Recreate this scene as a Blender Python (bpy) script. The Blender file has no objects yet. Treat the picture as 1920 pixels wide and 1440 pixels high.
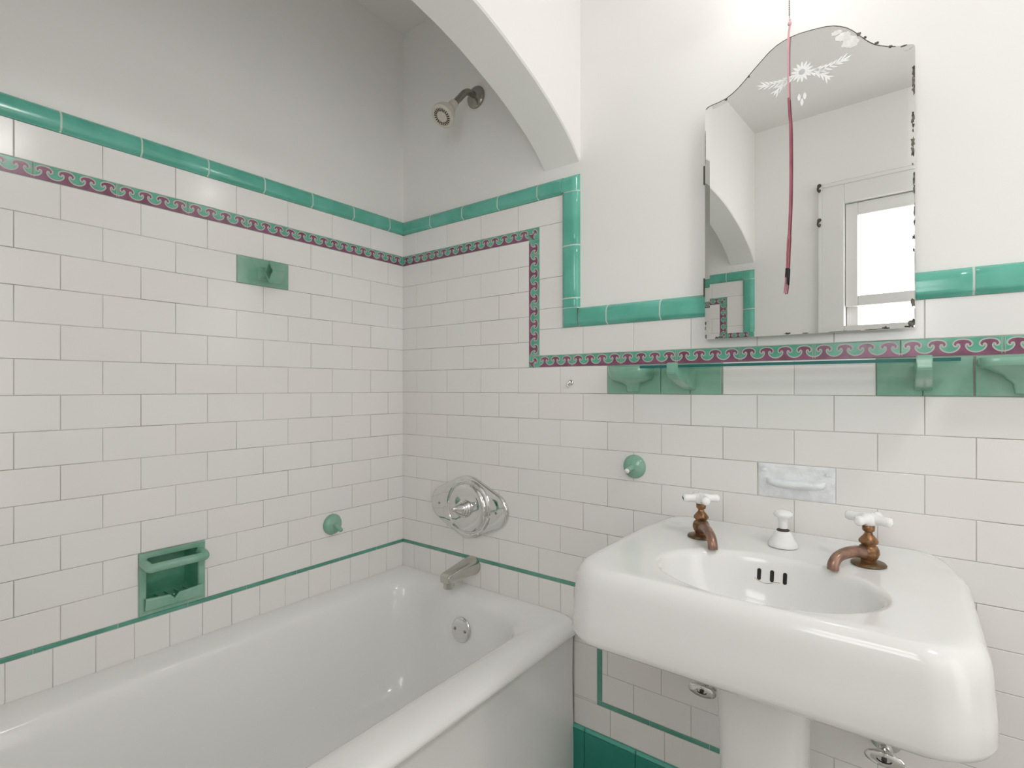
import bpy, bmesh, math, random
from mathutils import Vector, Matrix
from mathutils.bvhtree import BVHTree
rnd = random.Random(7)
scn = bpy.context.scene
COL = scn.collection
PI = math.pi

# ---------------------------------------------------------------- camera, light, exposure
ROOM_L, ROOM_X, CEIL = 1.66, 3.0, 2.44
cd = bpy.data.cameras.new('camera'); cam = bpy.data.objects.new('camera', cd); COL.objects.link(cam)
cam.location = (1.5121, -1.3271, 1.12)
cam.rotation_euler = (PI/2, 0, 0.64716)
cd.sensor_width = 36; cd.lens = 988.04/1920*36; cd.shift_y = 6.5/1920; cd.clip_start = 0.01
scn.camera = cam
world = bpy.data.worlds.new('world'); scn.world = world; world.use_nodes = True
world.node_tree.nodes['Background'].inputs[0].default_value = (0.85, 0.93, 1.0, 1)
world.node_tree.nodes['Background'].inputs[1].default_value = 0.6
vs = scn.view_settings
vs.view_transform = 'Standard'; vs.look = 'None'; vs.gamma = 1; vs.use_curve_mapping = False
vs.exposure = 0.0
scn.cycles.max_bounces = 16; scn.cycles.diffuse_bounces = 12; scn.cycles.glossy_bounces = 6
scn.cycles.sample_clamp_indirect = 6

def area(name, loc, target, sx, sy, power, color):
    l = bpy.data.lights.new(name, 'AREA'); l.shape = 'RECTANGLE'; l.size = sx; l.size_y = sy
    l.energy = power; l.color = color
    o = bpy.data.objects.new(name, l); COL.objects.link(o); o.location = loc
    o.rotation_euler = (Vector(target)-Vector(loc)).to_track_quat('-Z', 'Y').to_euler()
    return o
SIDE_FILL_W = 6.5
area('right_side_fill', (ROOM_X-0.03, -0.95, 1.15), (0, -0.95, 1.15), 0.72, 1.8, SIDE_FILL_W, (1.0, 0.975, 0.96))  # added fill light from the right; that wall has no doorway
PANE_E, BULB_E, FILL_DOME_E = 5.2, 15.5, 33.0

# ---------------------------------------------------------------- materials
def srgb(r, g, b):
    f = lambda c: c/12.92 if c <= 0.04045 else ((c+0.055)/1.055)**2.4
    return (f(r/255), f(g/255), f(b/255), 1)
def mat(name, col, rough=0.4, metal=0.0, var=0.0, vscale=8.0, bump=0.0, bscale=20.0, coat=0.0, col2=None, attr=None, spec=0.5, detail=3.0, lo=0.4, hi=0.6):
    m = bpy.data.materials.new(name); m.use_nodes = True; nt = m.node_tree; N = nt.nodes; K = nt.links
    p = N['Principled BSDF']; p.inputs['Roughness'].default_value = rough; p.inputs['Metallic'].default_value = metal
    p.inputs['Coat Weight'].default_value = coat; p.inputs['Coat Roughness'].default_value = 0.06
    p.inputs['Specular IOR Level'].default_value = spec
    p.inputs['Base Color'].default_value = col
    tc = N.new('ShaderNodeTexCoord')
    out = None
    if var > 0 or col2:
        nz = N.new('ShaderNodeTexNoise'); nz.inputs['Scale'].default_value = vscale; nz.inputs['Detail'].default_value = detail
        K.new(tc.outputs['Object'], nz.inputs['Vector'])
        mr = N.new('ShaderNodeMapRange'); mr.inputs['From Min'].default_value = lo; mr.inputs['From Max'].default_value = hi
        K.new(nz.outputs['Fac'], mr.inputs['Value'])
        mx = N.new('ShaderNodeMix'); mx.data_type = 'RGBA'
        c2 = col2 if col2 else tuple(c*(1-var) for c in col[:3])+(1,)
        mx.inputs[6].default_value = col; mx.inputs[7].default_value = c2
        K.new(mr.outputs[0], mx.inputs[0]); out = mx.outputs[2]
    if attr:
        at = N.new('ShaderNodeAttribute'); at.attribute_name = attr
        mx2 = N.new('ShaderNodeMix'); mx2.data_type = 'RGBA'; mx2.blend_type = 'MULTIPLY'; mx2.inputs[0].default_value = 1.0
        if out: K.new(out, mx2.inputs[6])
        else: mx2.inputs[6].default_value = col
        K.new(at.outputs['Color'], mx2.inputs[7]); out = mx2.outputs[2]
    if out: K.new(out, p.inputs['Base Color'])
    if bump > 0:
        nb = N.new('ShaderNodeTexNoise'); nb.inputs['Scale'].default_value = bscale; nb.inputs['Detail'].default_value = 3
        K.new(tc.outputs['Object'], nb.inputs['Vector'])
        bp = N.new('ShaderNodeBump'); bp.inputs['Strength'].default_value = bump; bp.inputs['Distance'].default_value = 0.01
        K.new(nb.outputs['Fac'], bp.inputs['Height']); K.new(bp.outputs[0], p.inputs['Normal'])
    return m
def emis(name, col, strength):
    m = bpy.data.materials.new(name); m.use_nodes = True; p = m.node_tree.nodes['Principled BSDF']
    p.inputs['Base Color'].default_value = (0.8, 0.8, 0.8, 1); p.inputs['Emission Color'].default_value = col
    p.inputs['Emission Strength'].default_value = strength; p.inputs['Roughness'].default_value = 0.3
    return m
M = {}
M['plaster'] = mat('painted_plaster', (0.86, 0.852, 0.84, 1), 0.55, var=0.025, vscale=1.6, bump=0.05, bscale=9, spec=0.3)
M['ceil'] = mat('ceiling_paint', (0.82, 0.81, 0.795, 1), 0.6, var=0.02, vscale=2, spec=0.2)
M['arch'] = mat('arch_paint', (0.86, 0.852, 0.84, 1), 0.5, bump=0.04, bscale=7, spec=0.3)
M['tile'] = mat('white_glazed_tile', (0.835, 0.82, 0.808, 1), 0.16, var=0.015, vscale=3, bump=0.02, bscale=14, attr='tint', spec=0.45)
M['grout'] = mat('grey_grout', (0.60, 0.585, 0.55, 1), 0.9, vscale=5, col2=(0.36, 0.34, 0.30, 1), spec=0.1, lo=0.42, hi=0.62)
M['pale_grout'] = mat('pale_grout', (0.56, 0.66, 0.60, 1), 0.6)
M['teal'] = mat('teal_glazed_tile', (0.105, 0.42, 0.32, 1), 0.13, vscale=11, col2=(0.14, 0.48, 0.38, 1), bump=0.03, bscale=18, spec=0.55)
M['strip'] = mat('green_accent_tile', (0.09, 0.30, 0.22, 1), 0.2, vscale=14, col2=(0.12, 0.36, 0.28, 1), spec=0.5)
M['base'] = mat('deep_green_tile', (0.022, 0.25, 0.19, 1), 0.15, vscale=6, col2=(0.03, 0.28, 0.22, 1), spec=0.5)
M['baserim'] = mat('green_tile_bullnose', (0.12, 0.46, 0.37, 1), 0.15, spec=0.5)
M['fz_teal'] = mat('frieze_teal_glaze', (0.10, 0.37, 0.26, 1), 0.16, vscale=60, col2=(0.12, 0.45, 0.32, 1), spec=0.5)
M['fz_purple'] = mat('frieze_mauve_glaze', (0.20, 0.07, 0.125, 1), 0.18, vscale=40, col2=(0.27, 0.095, 0.18, 1), spec=0.5)
M['fz_line'] = mat('frieze_pale_line', (0.50, 0.49, 0.455, 1), 0.3)
M['fz_edge'] = mat('frieze_tile_edge', (0.24, 0.42, 0.33, 1), 0.3)
M['jade'] = mat('jade_green_ceramic', (0.20, 0.41, 0.305, 1), 0.14, vscale=16, col2=(0.26, 0.46, 0.355, 1), bump=0.03, bscale=30, spec=0.55)
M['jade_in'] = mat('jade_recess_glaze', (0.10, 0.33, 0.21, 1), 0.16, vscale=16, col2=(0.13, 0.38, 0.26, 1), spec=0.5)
M['enamel'] = mat('white_enamel', (0.84, 0.84, 0.83, 1), 0.12, var=0.012, vscale=3, spec=0.5)
M['porc'] = mat('white_porcelain', (0.82, 0.82, 0.81, 1), 0.10, var=0.01, vscale=4, spec=0.5)
M['knobw'] = mat('bright_white_porcelain', (0.88, 0.88, 0.88, 1), 0.12, spec=0.5)
M['chrome'] = mat('polished_chrome', (0.74, 0.74, 0.73, 1), 0.07, 1.0, bump=0.02, bscale=30)
M['nickel'] = mat('dull_nickel', (0.36, 0.34, 0.30, 1), 0.22, 1.0)
M['satin'] = mat('brushed_nickel', (0.58, 0.57, 0.52, 1), 0.22, 1.0)
M['copper'] = mat('tarnished_copper', (0.33, 0.17, 0.075, 1), 0.32, 0.6, vscale=70, col2=(0.13, 0.07, 0.035, 1), bump=0.15, bscale=90)
M['copper_tip'] = mat('rosy_worn_copper', (0.36, 0.21, 0.155, 1), 0.3, 0.5, vscale=60, col2=(0.24, 0.15, 0.115, 1))
M['bronze'] = mat('dark_bronze_flange', (0.16, 0.11, 0.06, 1), 0.38, 0.7, vscale=50, col2=(0.28, 0.15, 0.07, 1))
M['black'] = mat('black_void', (0.006, 0.006, 0.006, 1), 0.6)
M['dark'] = mat('dark_iron', (0.07, 0.065, 0.055, 1), 0.5, 0.4)
M['chip'] = mat('mirror_black_rot', (0.045, 0.04, 0.032, 1), 0.7, vscale=120, col2=(0.16, 0.15, 0.12, 1))
M['haze'] = mat('mirror_desilvered', (0.84, 0.84, 0.82, 1), 0.5, vscale=70, col2=(0.74, 0.74, 0.72, 1))
M['etch'] = mat('etched_glass_white', (0.86, 0.88, 0.88, 1), 0.35)
M['etch2'] = mat('etched_glass_grey', (0.55, 0.56, 0.58, 1), 0.35)
M['mirror'] = mat('old_silvered_mirror', (0.86, 0.875, 0.86, 1), 0.0, 1.0)
M['cabinet'] = mat('cabinet_white_paint', (0.74, 0.73, 0.71, 1), 0.4)
M['pink'] = mat('pink_ribbon', (0.44, 0.15, 0.19, 1), 0.6, vscale=20, col2=(0.34, 0.10, 0.135, 1))
M['pinkpale'] = mat('faded_pink_ribbon', (0.66, 0.40, 0.44, 1), 0.6)
M['patch'] = mat('thick_white_paint', (0.84, 0.86, 0.885, 1), 0.32, vscale=50, col2=(0.76, 0.785, 0.81, 1), bump=0.25, bscale=70)
M['plastic'] = mat('offwhite_plastic', (0.66, 0.62, 0.57, 1), 0.35)
M['bulb'] = emis('glowing_bulb', (1.0, 0.98, 0.955, 1), BULB_E)
M['dome'] = emis('fill_dome_glow', (1.0, 0.985, 0.975, 1), FILL_DOME_E)  # glow of the added ceiling fill, out of view
M['pane'] = emis('frosted_daylit_glass', (0.985, 0.985, 1.0, 1), PANE_E)
M['trim'] = mat('white_trim_paint', (0.79, 0.785, 0.77, 1), 0.35)
M['floor'] = mat('floor_tile', (0.45, 0.43, 0.40, 1), 0.3, var=0.1)
def glassm():
    m = bpy.data.materials.new('shelf_glass'); m.use_nodes = True; nt = m.node_tree; p = nt.nodes['Principled BSDF']
    p.inputs['Base Color'].default_value = (0.55, 0.86, 0.80, 1); p.inputs['Roughness'].default_value = 0.02
    p.inputs['IOR'].default_value = 1.5; p.inputs['Transmission Weight'].default_value = 1.0
    return m
M['glass'] = glassm()
M['glassedge'] = mat('teal_glass_edge', (0.01, 0.13, 0.12, 1), 0.1, spec=0.6)

# ---------------------------------------------------------------- helpers
def obj(name, bm, mats, parent=None, smooth=False, normals=True, autosm=None):
    if normals: bmesh.ops.recalc_face_normals(bm, faces=bm.faces)
    me = bpy.data.meshes.new(name); bm.to_mesh(me); bm.free()
    if not isinstance(mats, (list, tuple)): mats = [mats]
    for m in mats: me.materials.append(m)
    if smooth:
        for p in me.polygons: p.use_smooth = True
        if autosm: me.set_sharp_from_angle(angle=math.radians(autosm))
    o = bpy.data.objects.new(name, me); COL.objects.link(o)
    if parent: o.parent = parent; o.matrix_parent_inverse = Matrix.Translation(-Vector(parent.location)) if parent.type == 'EMPTY' else Matrix()
    return o
def thing(name, label, cat, loc, group=None):
    o = bpy.data.objects.new(name, None); COL.objects.link(o); o.location = loc; o.empty_display_size = 0.02
    tag(o, label, cat, group); return o
def tag(o, label, cat, group=None):
    o['label'] = label; o['category'] = cat
    if group: o['group'] = group
def struct(o): o['kind'] = 'structure'; return o
def bx(bm, x0, x1, y0, y1, z0, z1, mi=0, bev=0.0):
    vs_ = [bm.verts.new((x, y, z)) for x in (x0, x1) for y in (y0, y1) for z in (z0, z1)]
    q = [(0,1,3,2),(4,6,7,5),(0,4,5,1),(2,3,7,6),(0,2,6,4),(1,5,7,3)]
    fs = [bm.faces.new([vs_[i] for i in f]) for f in q]
    for f in fs: f.material_index = mi
    if bev > 0:
        es = list({e for f in fs for e in f.edges})
        r = bmesh.ops.bevel(bm, geom=es, offset=bev, segments=3, profile=0.5, affect='EDGES')
        for f in r['faces']: f.material_index = mi
    return vs_
def loft(bm, rings, closed=True, cap0=False, cap1=False, mi=0):
    R = [[bm.verts.new(p) for p in r] for r in rings]
    n = len(R[0])
    for a, b in zip(R, R[1:]):
        for i in range(n if closed else n-1):
            j = (i+1) % n
            try:
                f = bm.faces.new((a[i], a[j], b[j], b[i])); f.material_index = mi
            except ValueError: pass
    if cap0: bm.faces.new(R[0]).material_index = mi
    if cap1: bm.faces.new(R[-1]).material_index = mi
    return R
def frame(ax):
    ax = Vector(ax).normalized(); up = Vector((0,0,1)) if abs(ax.z) < 0.95 else Vector((1,0,0))
    a = ax.cross(up).normalized(); b = ax.cross(a).normalized()
    return ax, a, b
def lathe(bm, prof, origin=(0,0,0), axis=(0,0,1), n=32, mi=0, sx=1.0):
    ax, a, b = frame(axis); o = Vector(origin)
    rings = [[o+ax*h+a*(r*sx*math.cos(2*PI*k/n))+b*(r*math.sin(2*PI*k/n)) for k in range(n)] for r, h in prof]
    loft(bm, rings, True, prof[0][0] > 1e-5, prof[-1][0] > 1e-5, mi)
def tube(bm, pts, rad, n=14, mi=0, caps=True, sq=None):
    pts = [Vector(p) for p in pts]; m = len(pts)
    rad = rad if isinstance(rad, (list, tuple)) else [rad]*m
    rings = []; prev = None
    for i, p in enumerate(pts):
        d = (pts[min(i+1, m-1)]-pts[max(i-1, 0)]).normalized()
        if prev is None: _, a, b = frame(d)
        else:
            a = (prev-d*prev.dot(d)).normalized(); b = d.cross(a).normalized()
        prev = a
        rings.append([p+a*(rad[i]*math.cos(2*PI*k/n))+b*(rad[i]*math.sin(2*PI*k/n)) for k in range(n)])
    loft(bm, rings, True, caps, caps, mi)
def smooth_path(pts, k=6):
    P = [Vector(p) for p in pts]; out = []
    for i in range(len(P)-1):
        p0, p1, p2, p3 = P[max(i-1,0)], P[i], P[i+1], P[min(i+2,len(P)-1)]
        for t in range(k):
            t /= k
            out.append(0.5*((2*p1)+(p2-p0)*t+(2*p0-5*p1+4*p2-p3)*t*t+(3*p1-p0-3*p2+p3)*t**3))
    out.append(P[-1]); return out
def sph(bm, c, r, seg=20, mi=0, sc=(1,1,1)):
    res = bmesh.ops.create_uvsphere(bm, u_segments=seg, v_segments=seg//2+2, radius=r)
    for v in res['verts']: v.co = Vector((v.co.x*sc[0], v.co.y*sc[1], v.co.z*sc[2]))+Vector(c)
    for f in {f for v in res['verts'] for f in v.link_faces}: f.material_index = mi

# ---------------------------------------------------------------- tiled walls
PH, PV = 0.1534, 0.07798
Z0 = 1.5708
def Z(k): return Z0-PV*k
G = 0.0007                      # half grout gap
STRIP0, STRIP1 = 0.5455, 0.5571
MAPS = {                        # (u, z, h) -> world ; flip
 'back': (lambda u, z, h: Vector((u, -h, z)), False),
 'left': (lambda u, z, h: Vector((h, -u, z)), True),
 'opp':  (lambda u, z, h: Vector((u, -ROOM_L+h, z)), True),
 'right': (lambda u, z, h: Vector((ROOM_X-h, -u, z)), False)}
TH = 0.006
def slab(bm, mp, u0, u1, z0, z1, h=TH, bev=0.0012, mi=0, tint=None, jit=0.00012, cl=None):
    f_, flip = MAPS[mp]
    u0 += G; u1 -= G; z0 += G; z1 -= G
    if u1-u0 < 0.004 or z1-z0 < 0.003: return
    bev = min(bev, (u1-u0)/2.05, (z1-z0)/2.05)
    lv = [(0, 0.0), (0, h-bev*0.8), (bev*0.35, h-bev*0.2), (bev, h)]
    rings = []
    J = [rnd.uniform(-jit, jit) for _ in range(4)]
    for ins, hh in lv:
        rings.append([f_(u, z, hh+(j if hh > 0 else 0)) for (u, z), j in zip(((u0+ins, z0+ins), (u1-ins, z0+ins), (u1-ins, z1-ins), (u0+ins, z1-ins)), J)])
    V = [[bm.verts.new(p) for p in r] for r in rings]
    fs = []
    for a, b in zip(V, V[1:]):
        for i in range(4):
            q = (a[i], a[(i+1) % 4], b[(i+1) % 4], b[i]); fs.append(bm.faces.new(q[::-1] if flip else q))
    q = V[-1]; fs.append(bm.faces.new(q[::-1] if flip else q))
    for f in fs: f.material_index = mi
    if cl is not None:
        t = tint or (1, 1, 1)
        for f in fs:
            for lp in f.loops: lp[cl] = (t[0], t[1], t[2], 1)
def tint():
    a = rnd.uniform(0.985, 1.01); w = rnd.uniform(-0.005, 0.007)
    return (a+w*0.6, a, a-w*1.4)
def sub_rects(r, holes):
    out = [r]
    for (a0, a1, b0, b1) in holes:
        nxt = []
        for (u0, u1, z0, z1) in out:
            if a1 <= u0+1e-4 or a0 >= u1-1e-4 or b1 <= z0+1e-4 or b0 >= z1-1e-4: nxt.append((u0, u1, z0, z1)); continue
            if a0 > u0+0.002: nxt.append((u0, a0, z0, z1))
            if a1 < u1-0.002: nxt.append((a1, u1, z0, z1))
            uu0, uu1 = max(u0, a0), min(u1, a1)
            if b0 > z0+0.002: nxt.append((uu0, uu1, z0, b0))
            if b1 < z1-0.002: nxt.append((uu0, uu1, b1, z1))
        out = nxt
    return out
def rows(bm, cl, mp, u0, u1, k0, k1, holes=(), even=0.154, odd=0.0775):
    """running bond rows k0..k1-1 between u0 and u1"""
    for k in range(k0, k1):
        st = (even if k % 2 == 0 else odd) - PH
        u = st
        while u < u1:
            a, b = max(u, u0), min(u+PH, u1)
            if b-a > 0.006:
                for r in sub_rects((a, b, Z(k+1), Z(k)), holes): slab(bm, mp, *r, tint=tint(), cl=cl)
            u += PH
def strip_run(bm, mp, u0, u1, z0, z1, first, step, mi=0, vert=False):
    a0, a1 = (z0, z1) if vert else (u0, u1)
    x = first
    while x > a0: x -= step
    while x < a1:
        a, b = max(x, a0), min(x+step, a1)
        if b-a > 0.004:
            if vert: slab(bm, mp, u0, u1, a, b, h=TH+0.0006, bev=0.002, mi=mi)
            else: slab(bm, mp, a, b, z0, z1, h=TH+0.0006, bev=0.002, mi=mi)
        x += step
# cap moulding profile (t across from tile side to plaster side, 0..1 -> height)
CW = 0.0545
PROF = [(0.0, 0.0), (0.0, 0.0065), (0.03, 0.0070), (0.075, 0.0105), (0.12, 0.0142), (0.17, 0.0162), (0.25, 0.0168), (0.45, 0.0168), (0.62, 0.0166), (0.74, 0.0155), (0.84, 0.0130), (0.92, 0.0090), (0.97, 0.0048), (1.0, 0.0)]
def prof_h(t):
    for (a, ha), (b, hb) in zip(PROF[1:], PROF[2:]):
        if a <= t <= b: return ha+(hb-ha)*(t-a)/(b-a)
    return 0.0
def cap_piece(bm, mp, u0, u1, z0, z1, side):
    """side: 'top' plaster above, 'right' plaster to the +u side, 'outer'/'inner' corners"""
    f_, flip = MAPS[mp]
    ts = [p[0] for p in PROF[1:]]
    def put(grid):
        V = [[bm.verts.new(p) for p in row] for row in grid]
        for a, b in zip(V, V[1:]):
            for i in range(len(a)-1):
                bm.faces.new((a[i], a[i+1], b[i+1], b[i]))
    if side in ('top', 'right'):
        if side == 'top': a0, a1 = u0+G, u1-G
        else: a0, a1 = z0+G, z1-G
        n = 5; e = 0.0018
        aa = [(a0, -1), (a0, 0.86), (a0+e, 1)]+[(a0+e+(a1-a0-2*e)*i/n, 1) for i in range(1, n)]+[(a1-e, 1), (a1, 0.86), (a1, -1)]
        grid = []
        for a, s_ in aa:
            row = []
            for t in [None]+ts:
                tt = 0 if t is None else t
                hh = 0.0 if (t is None or s_ < 0) else prof_h(tt)*s_
                w = (z1-z0) if side == 'top' else (u1-u0)
                if side == 'top': row.append(f_(a, z0+w*tt, hh))
                else: row.append(f_(u0+w*tt, a, hh))
            grid.append(row)
        put(grid)
    else:
        n = 14; grid = []
        for i in range(n+1):
            row = []
            for j in range(n+1):
                tu, tz = i/n, j/n
                hu = prof_h(max(tu, 0.45)) if side == 'outer' else prof_h(min(tu, 0.45))
                hz = prof_h(max(tz, 0.45)) if side == 'outer' else prof_h(min(tz, 0.45))
                hh = min(hu, hz)
                row.append(f_(u0+G+(u1-u0-2*G)*tu, z0+G+(z1-z0-2*G)*tz, hh))
            grid.append(row)
        put(grid)
def cap_fill(bm, mp, a0, a1, b0, b1, side):
    f_, _ = MAPS[mp]; rows_ = []
    for a in (a0, a1):
        rows_.append([bm.verts.new(f_(a, b0+(b1-b0)*t, h*0.95) if side == 'top' else f_(b0+(b1-b0)*t, a, h*0.95)) for t, h in PROF])
    for i in range(len(PROF)-1): bm.faces.new((rows_[0][i], rows_[0][i+1], rows_[1][i+1], rows_[1][i])).material_index = 1
def cap_run(bm, mp, a0, a1, b0, b1, side, first, step):
    cap_fill(bm, mp, a0+0.001, a1-0.001, b0, b1, side)
    x = first
    while x > a0: x -= step
    while x < a1-0.001:
        p, q = max(x, a0), min(x+step, a1)
        if q-p > 0.006:
            if side == 'top': cap_piece(bm, mp, p, q, b0, b1, 'top')
            else: cap_piece(bm, mp, b0, b1, p, q, 'right')
        x += step
# frieze
HALF = [(0.5, 0.15), (0.40, 0.165), (0.29, 0.21), (0.19, 0.30), (0.12, 0.42), (0.10, 0.52), (0.115, 0.61), (0.155, 0.66), (0.20, 0.655), (0.235, 0.61), (0.225, 0.555), (0.26, 0.52), (0.315, 0.545), (0.35, 0.62), (0.345, 0.70), (0.30, 0.785), (0.22, 0.85), (0.12, 0.885), (0.0, 0.90)]
def catm2(P, k=3):
    out = [];
    for i in range(len(P)-1):
        p0, p1, p2, p3 = P[max(i-1,0)], P[i], P[i+1], P[min(i+2,len(P)-1)]
        for s_ in range(k):
            t = s_/k
            out.append(tuple(0.5*((2*p1[c])+(p2[c]-p0[c])*t+(2*p0[c]-5*p1[c]+4*p2[c]-p3[c])*t*t+(3*p1[c]-p0[c]-3*p2[c]+p3[c])*t**3) for c in (0, 1)))
    out.append(P[-1]); return out
CURVE = catm2(HALF, 2)
FULLC = [(-x, y) for x, y in CURVE] + [(x, y) for x, y in CURVE[::-1]][1:]
FULLC = [(-x, y) for x, y in CURVE]; FULLC = FULLC + [(x, y) for x, y in reversed(CURVE[:-1])]
def motif(bm, place, w, h, hb):
    """place(a, b, height) ; a along, b across (0 = inner side)"""
    base = [(0.5, 0.0), (-0.5, 0.0)]
    fv = [bm.verts.new(place(a*w, b*h, hb+0.00006)) for a, b in FULLC+base]
    f = bm.faces.new(fv); f.material_index = 1
    lw = 0.0021
    pts = [(a*w, b*h) for a, b in FULLC]; L_ = []; R_ = []
    for i, p in enumerate(pts):
        q0, q1 = pts[max(i-1, 0)], pts[min(i+1, len(pts)-1)]
        dx, dy = q1[0]-q0[0], q1[1]-q0[1]; l = math.hypot(dx, dy) or 1
        nx, ny = -dy/l*lw/2, dx/l*lw/2
        L_.append(bm.verts.new(place(p[0]+nx*1.8, p[1]+ny*1.8, hb+0.00011))); R_.append(bm.verts.new(place(p[0]-nx*0.6, p[1]-ny*0.6, hb+0.00011)))
    for i in range(len(pts)-1):
        f = bm.faces.new((L_[i], R_[i], R_[i+1], L_[i+1])); f.material_index = 2
def frieze_run(bm, mp, a0, a1, b0, b1, first, axis='u', flipb=False, step=0.1528):
    """tiles with four motifs each. axis 'u': runs along u, purple side at z=b0; axis 'z': runs along z, purple side at u=b0"""
    f_, _ = MAPS[mp]; w = step/4; hh = TH+0.0004
    x = first
    while x > a0: x -= step
    while x < a1-0.002:
        p, q = max(x, a0), min(x+step, a1)
        if q-p > 0.004:
            if axis == 'u': slab(bm, mp, p, q, b0, b1, h=hh, bev=0.0007, mi=0, jit=0)
            else: slab(bm, mp, b0, b1, p, q, h=hh, bev=0.0007, mi=0, jit=0)
            for k in range(4):
                c = x+w*(k+0.5)
                if c-w*0.5 < p-0.004 or c+w*0.5 > q+0.004: continue
                if axis == 'u': pl = lambda a, b, h, c=c: f_(c+a, b0+0.0008+b, h)
                else: pl = lambda a, b, h, c=c: f_(b0+0.0008+b, c+a, h)
                motif(bm, pl, w, b1-b0-0.0016, hh)
            # pale line on both ends of the tile
            for e in (p+0.0022, q-0.0022):
                g = 0.0004
                if axis == 'u': vs_ = [f_(e-g, b0+0.002, hh+0.00013), f_(e+g, b0+0.002, hh+0.00013), f_(e+g, b1-0.001, hh+0.00013), f_(e-g, b1-0.001, hh+0.00013)]
                else: vs_ = [f_(b0+0.002, e-g, hh+0.00013), f_(b0+0.002, e+g, hh+0.00013), f_(b1-0.001, e+g, hh+0.00013), f_(b1-0.001, e-g, hh+0.00013)]
                f = bm.faces.new([bm.verts.new(v) for v in vs_]); f.material_index = 2
        x += step
def frieze_corner(bm, mp, u0, u1, z0, z1, up):
    f_, _ = MAPS[mp]; hh = TH+0.0004
    slab(bm, mp, u0, u1, z0, z1, h=hh, bev=0.0007, mi=0, jit=0)
    cx_, cz_ = (u0+u1)/2, (z0+z1)/2; s_ = (u1-u0)
    ang = PI/4 if up else PI/4
    # a curl set diagonally plus an inner spiral
    def pl(a, b, h):
        b -= 0.40*s_; 
        if up: ca, sa = math.cos(-PI/4), math.sin(-PI/4)
        else: ca, sa = math.cos(-PI/4), math.sin(-PI/4)
        return f_(cx_+a*ca-b*sa, cz_+a*sa+b*ca, h)
    motif(bm, pl, s_*0.62, s_*0.80, hh)
FR = 0.0348
VF0, VF1, VC0, VC1 = 0.5791, 0.6167, 0.7000, 0.7552
LF0, LF1 = Z(5), Z(5)+FR                    # lower frieze
CAPU0, CAPU1 = 1.6855, 1.7354
CAPL0, CAPL1 = 1.2945, 1.3492
UF0, UF1 = Z0, Z0+FR

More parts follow.
